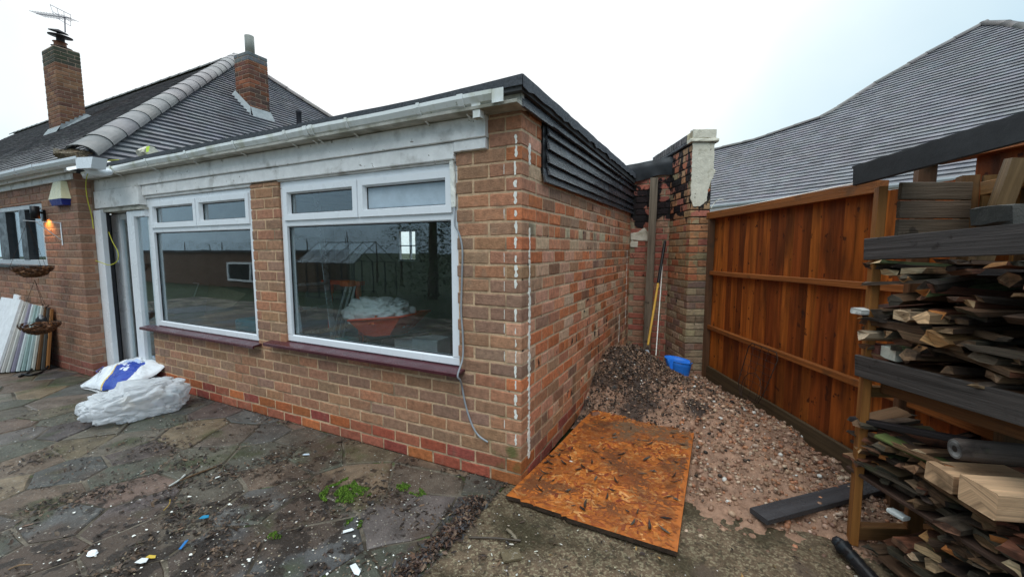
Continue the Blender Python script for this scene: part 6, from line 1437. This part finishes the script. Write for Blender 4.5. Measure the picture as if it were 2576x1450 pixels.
clf = thing('white_clothes_frame', 'white folding frame standing inside at the left of the smaller window', 'frame', (-4.6, 1.0, 0))
mb = MB()
for a_, b_ in (((415, 708), (500, 712)), ((500, 712), (478, 772)), ((455, 712), (415, 815)), ((410, 768), (480, 772))): tube(mb, [P(*a_, 1, 1.0), P(*b_, 1, 1.0)], .008, 6)
mb.build('tubes', M['upvc'], clf)

# ------------------------------------------------------------------ the garden behind, seen mirrored in the glass
rg = random.Random(13)
def conifer(x, y, h, r, label, dark=1.0, n=5200, kind='conifer'):
    t = thing('conifer_tree' if kind == 'conifer' else 'garden_tree', label, 'tree', (x, y, 0), 'trees mirrored in the windows')
    mb = MB(); tube(mb, [(x, y, -.05), (x+.05, y, h*.5), (x, y, h*.95)], [.14*h/5, .08*h/5, .02], 8, (.07, .05, .035)); mb.build('trunk', M['litter'], t)
    A = [[], [], [], []]
    for i in range(n):
        z = h*(.06+.94*rg.random()**1.1) if kind == 'conifer' else h*rg.uniform(.35, 1)
        a = rg.uniform(0, 6.28)
        if kind == 'conifer': R0 = r*(1-(z/h))**.75*(1+.35*math.sin(z*5+a*2)+.35*noise.noise(Vector((a*2, z*1.5, x))))
        else: R0 = r*math.sqrt(max(0, 1-((z/h-.68)/.34)**2))*(1+.5*noise.noise(Vector((math.cos(a)*2, math.sin(a)*2, z+x))))
        q = R0*rg.uniform(.55, 1)
        A[0].append((x+q*math.cos(a), y+q*math.sin(a), z)); s = rg.uniform(.04, .10)*(h/5)**.8; A[1].append((s, s*.5, s)); A[2].append((rg.uniform(-.7, .7), rg.uniform(-.7, .7), rg.uniform(0, 6))); A[3].append(vary(rg.choice([(.03, .055, .018), (.045, .075, .022), (.02, .038, .014)]), .3, rg))
    o = scatter(A, FLK_V, FLK_F, 'crown', M['leaf'], t)
conifer(-4.6, -6.4, 5.5, 1.9, 'broad dark conifer reflected in the right part of the larger window')
conifer(-7.0, -8.2, 6.2, 1.6, 'tall dark conifer reflected near the middle of the larger window'); conifer(-2.9, -7.0, 5.0, 1.7, 'bushy conifer reflected at the right edge of the larger window')
for i in range(11): conifer(-30+i*1.9+rg.uniform(-.6, .6), -12.5+rg.uniform(-1, 1), rg.uniform(1.9, 2.5), 1.25, '%s bushy garden tree reflected above the outbuilding roof' % ['leftmost', 'second', 'third', 'fourth', 'fifth', 'sixth', 'seventh', 'eighth', 'ninth', 'tenth', 'rightmost'][i], n=1500, kind='bush')
ob = thing('brick_outbuilding', 'long low brick outbuilding with white window reflected in the smaller window', 'outbuilding', (-17, -8, 0))
mm = MB(); aabb(mm, -27, -12.2, -9.4, -8.0, -.06, 1.42); mm.build('wall', M['any'], ob).color = (.13, .075, .05, 1)
mm = MB(); aabb(mm, -27.1, -12.1, -9.5, -7.9, 1.42, 1.50); mm.build('roof', M['felt'], ob)
w2 = link('window', None, None, ob)
for (a, b, c, d) in ((-17.6, -17.5, .2, 1.0), (-15.3, -15.2, .2, 1.0), (-17.5, -15.3, .92, 1.0), (-17.5, -15.3, .2, .28), (-16.1, -16.02, .28, .92)): boxobj('frame', a, b, -8.0, -7.93, c, d, M['upvc'], w2)
boxobj('pane', -17.5, -15.3, -7.99, -7.97, .28, .92, M['black'], w2, 0)
gh = thing('greenhouse', 'small glazed greenhouse reflected in the larger window', 'greenhouse', (-9.5, -6.5, 0))
mb = MB()
for x in np.linspace(-11.2, -8.6, 6):
    for s_ in (0, 1): bar(mb, (x, -6.5+1.8*s_*-1, 0), (x, -6.5-1.8*s_, 1.1), .03, .03); bar(mb, (x, -6.5-1.8*s_, 1.1), (x, -7.4, 1.75), .018, .018)
for z_, y_ in ((1.1, -6.5), (1.1, -8.3), (1.75, -7.4), (.02, -6.5)): bar(mb, (-11.2, y_, z_), (-8.6, y_, z_), .022, .022)
mb.build('frame', M['grey_frame'], gh)
mb = MB(); mb.add([(-11.2, -6.5, 1.1), (-8.6, -6.5, 1.1), (-8.6, -7.4, 1.75), (-11.2, -7.4, 1.75)], [[0, 1, 2, 3]]); mb.add([(-11.2, -6.5, 0), (-8.6, -6.5, 0), (-8.6, -6.5, 1.1), (-11.2, -6.5, 1.1)], [[0, 1, 2, 3]]); mb.build('pane', M['glass'], gh)
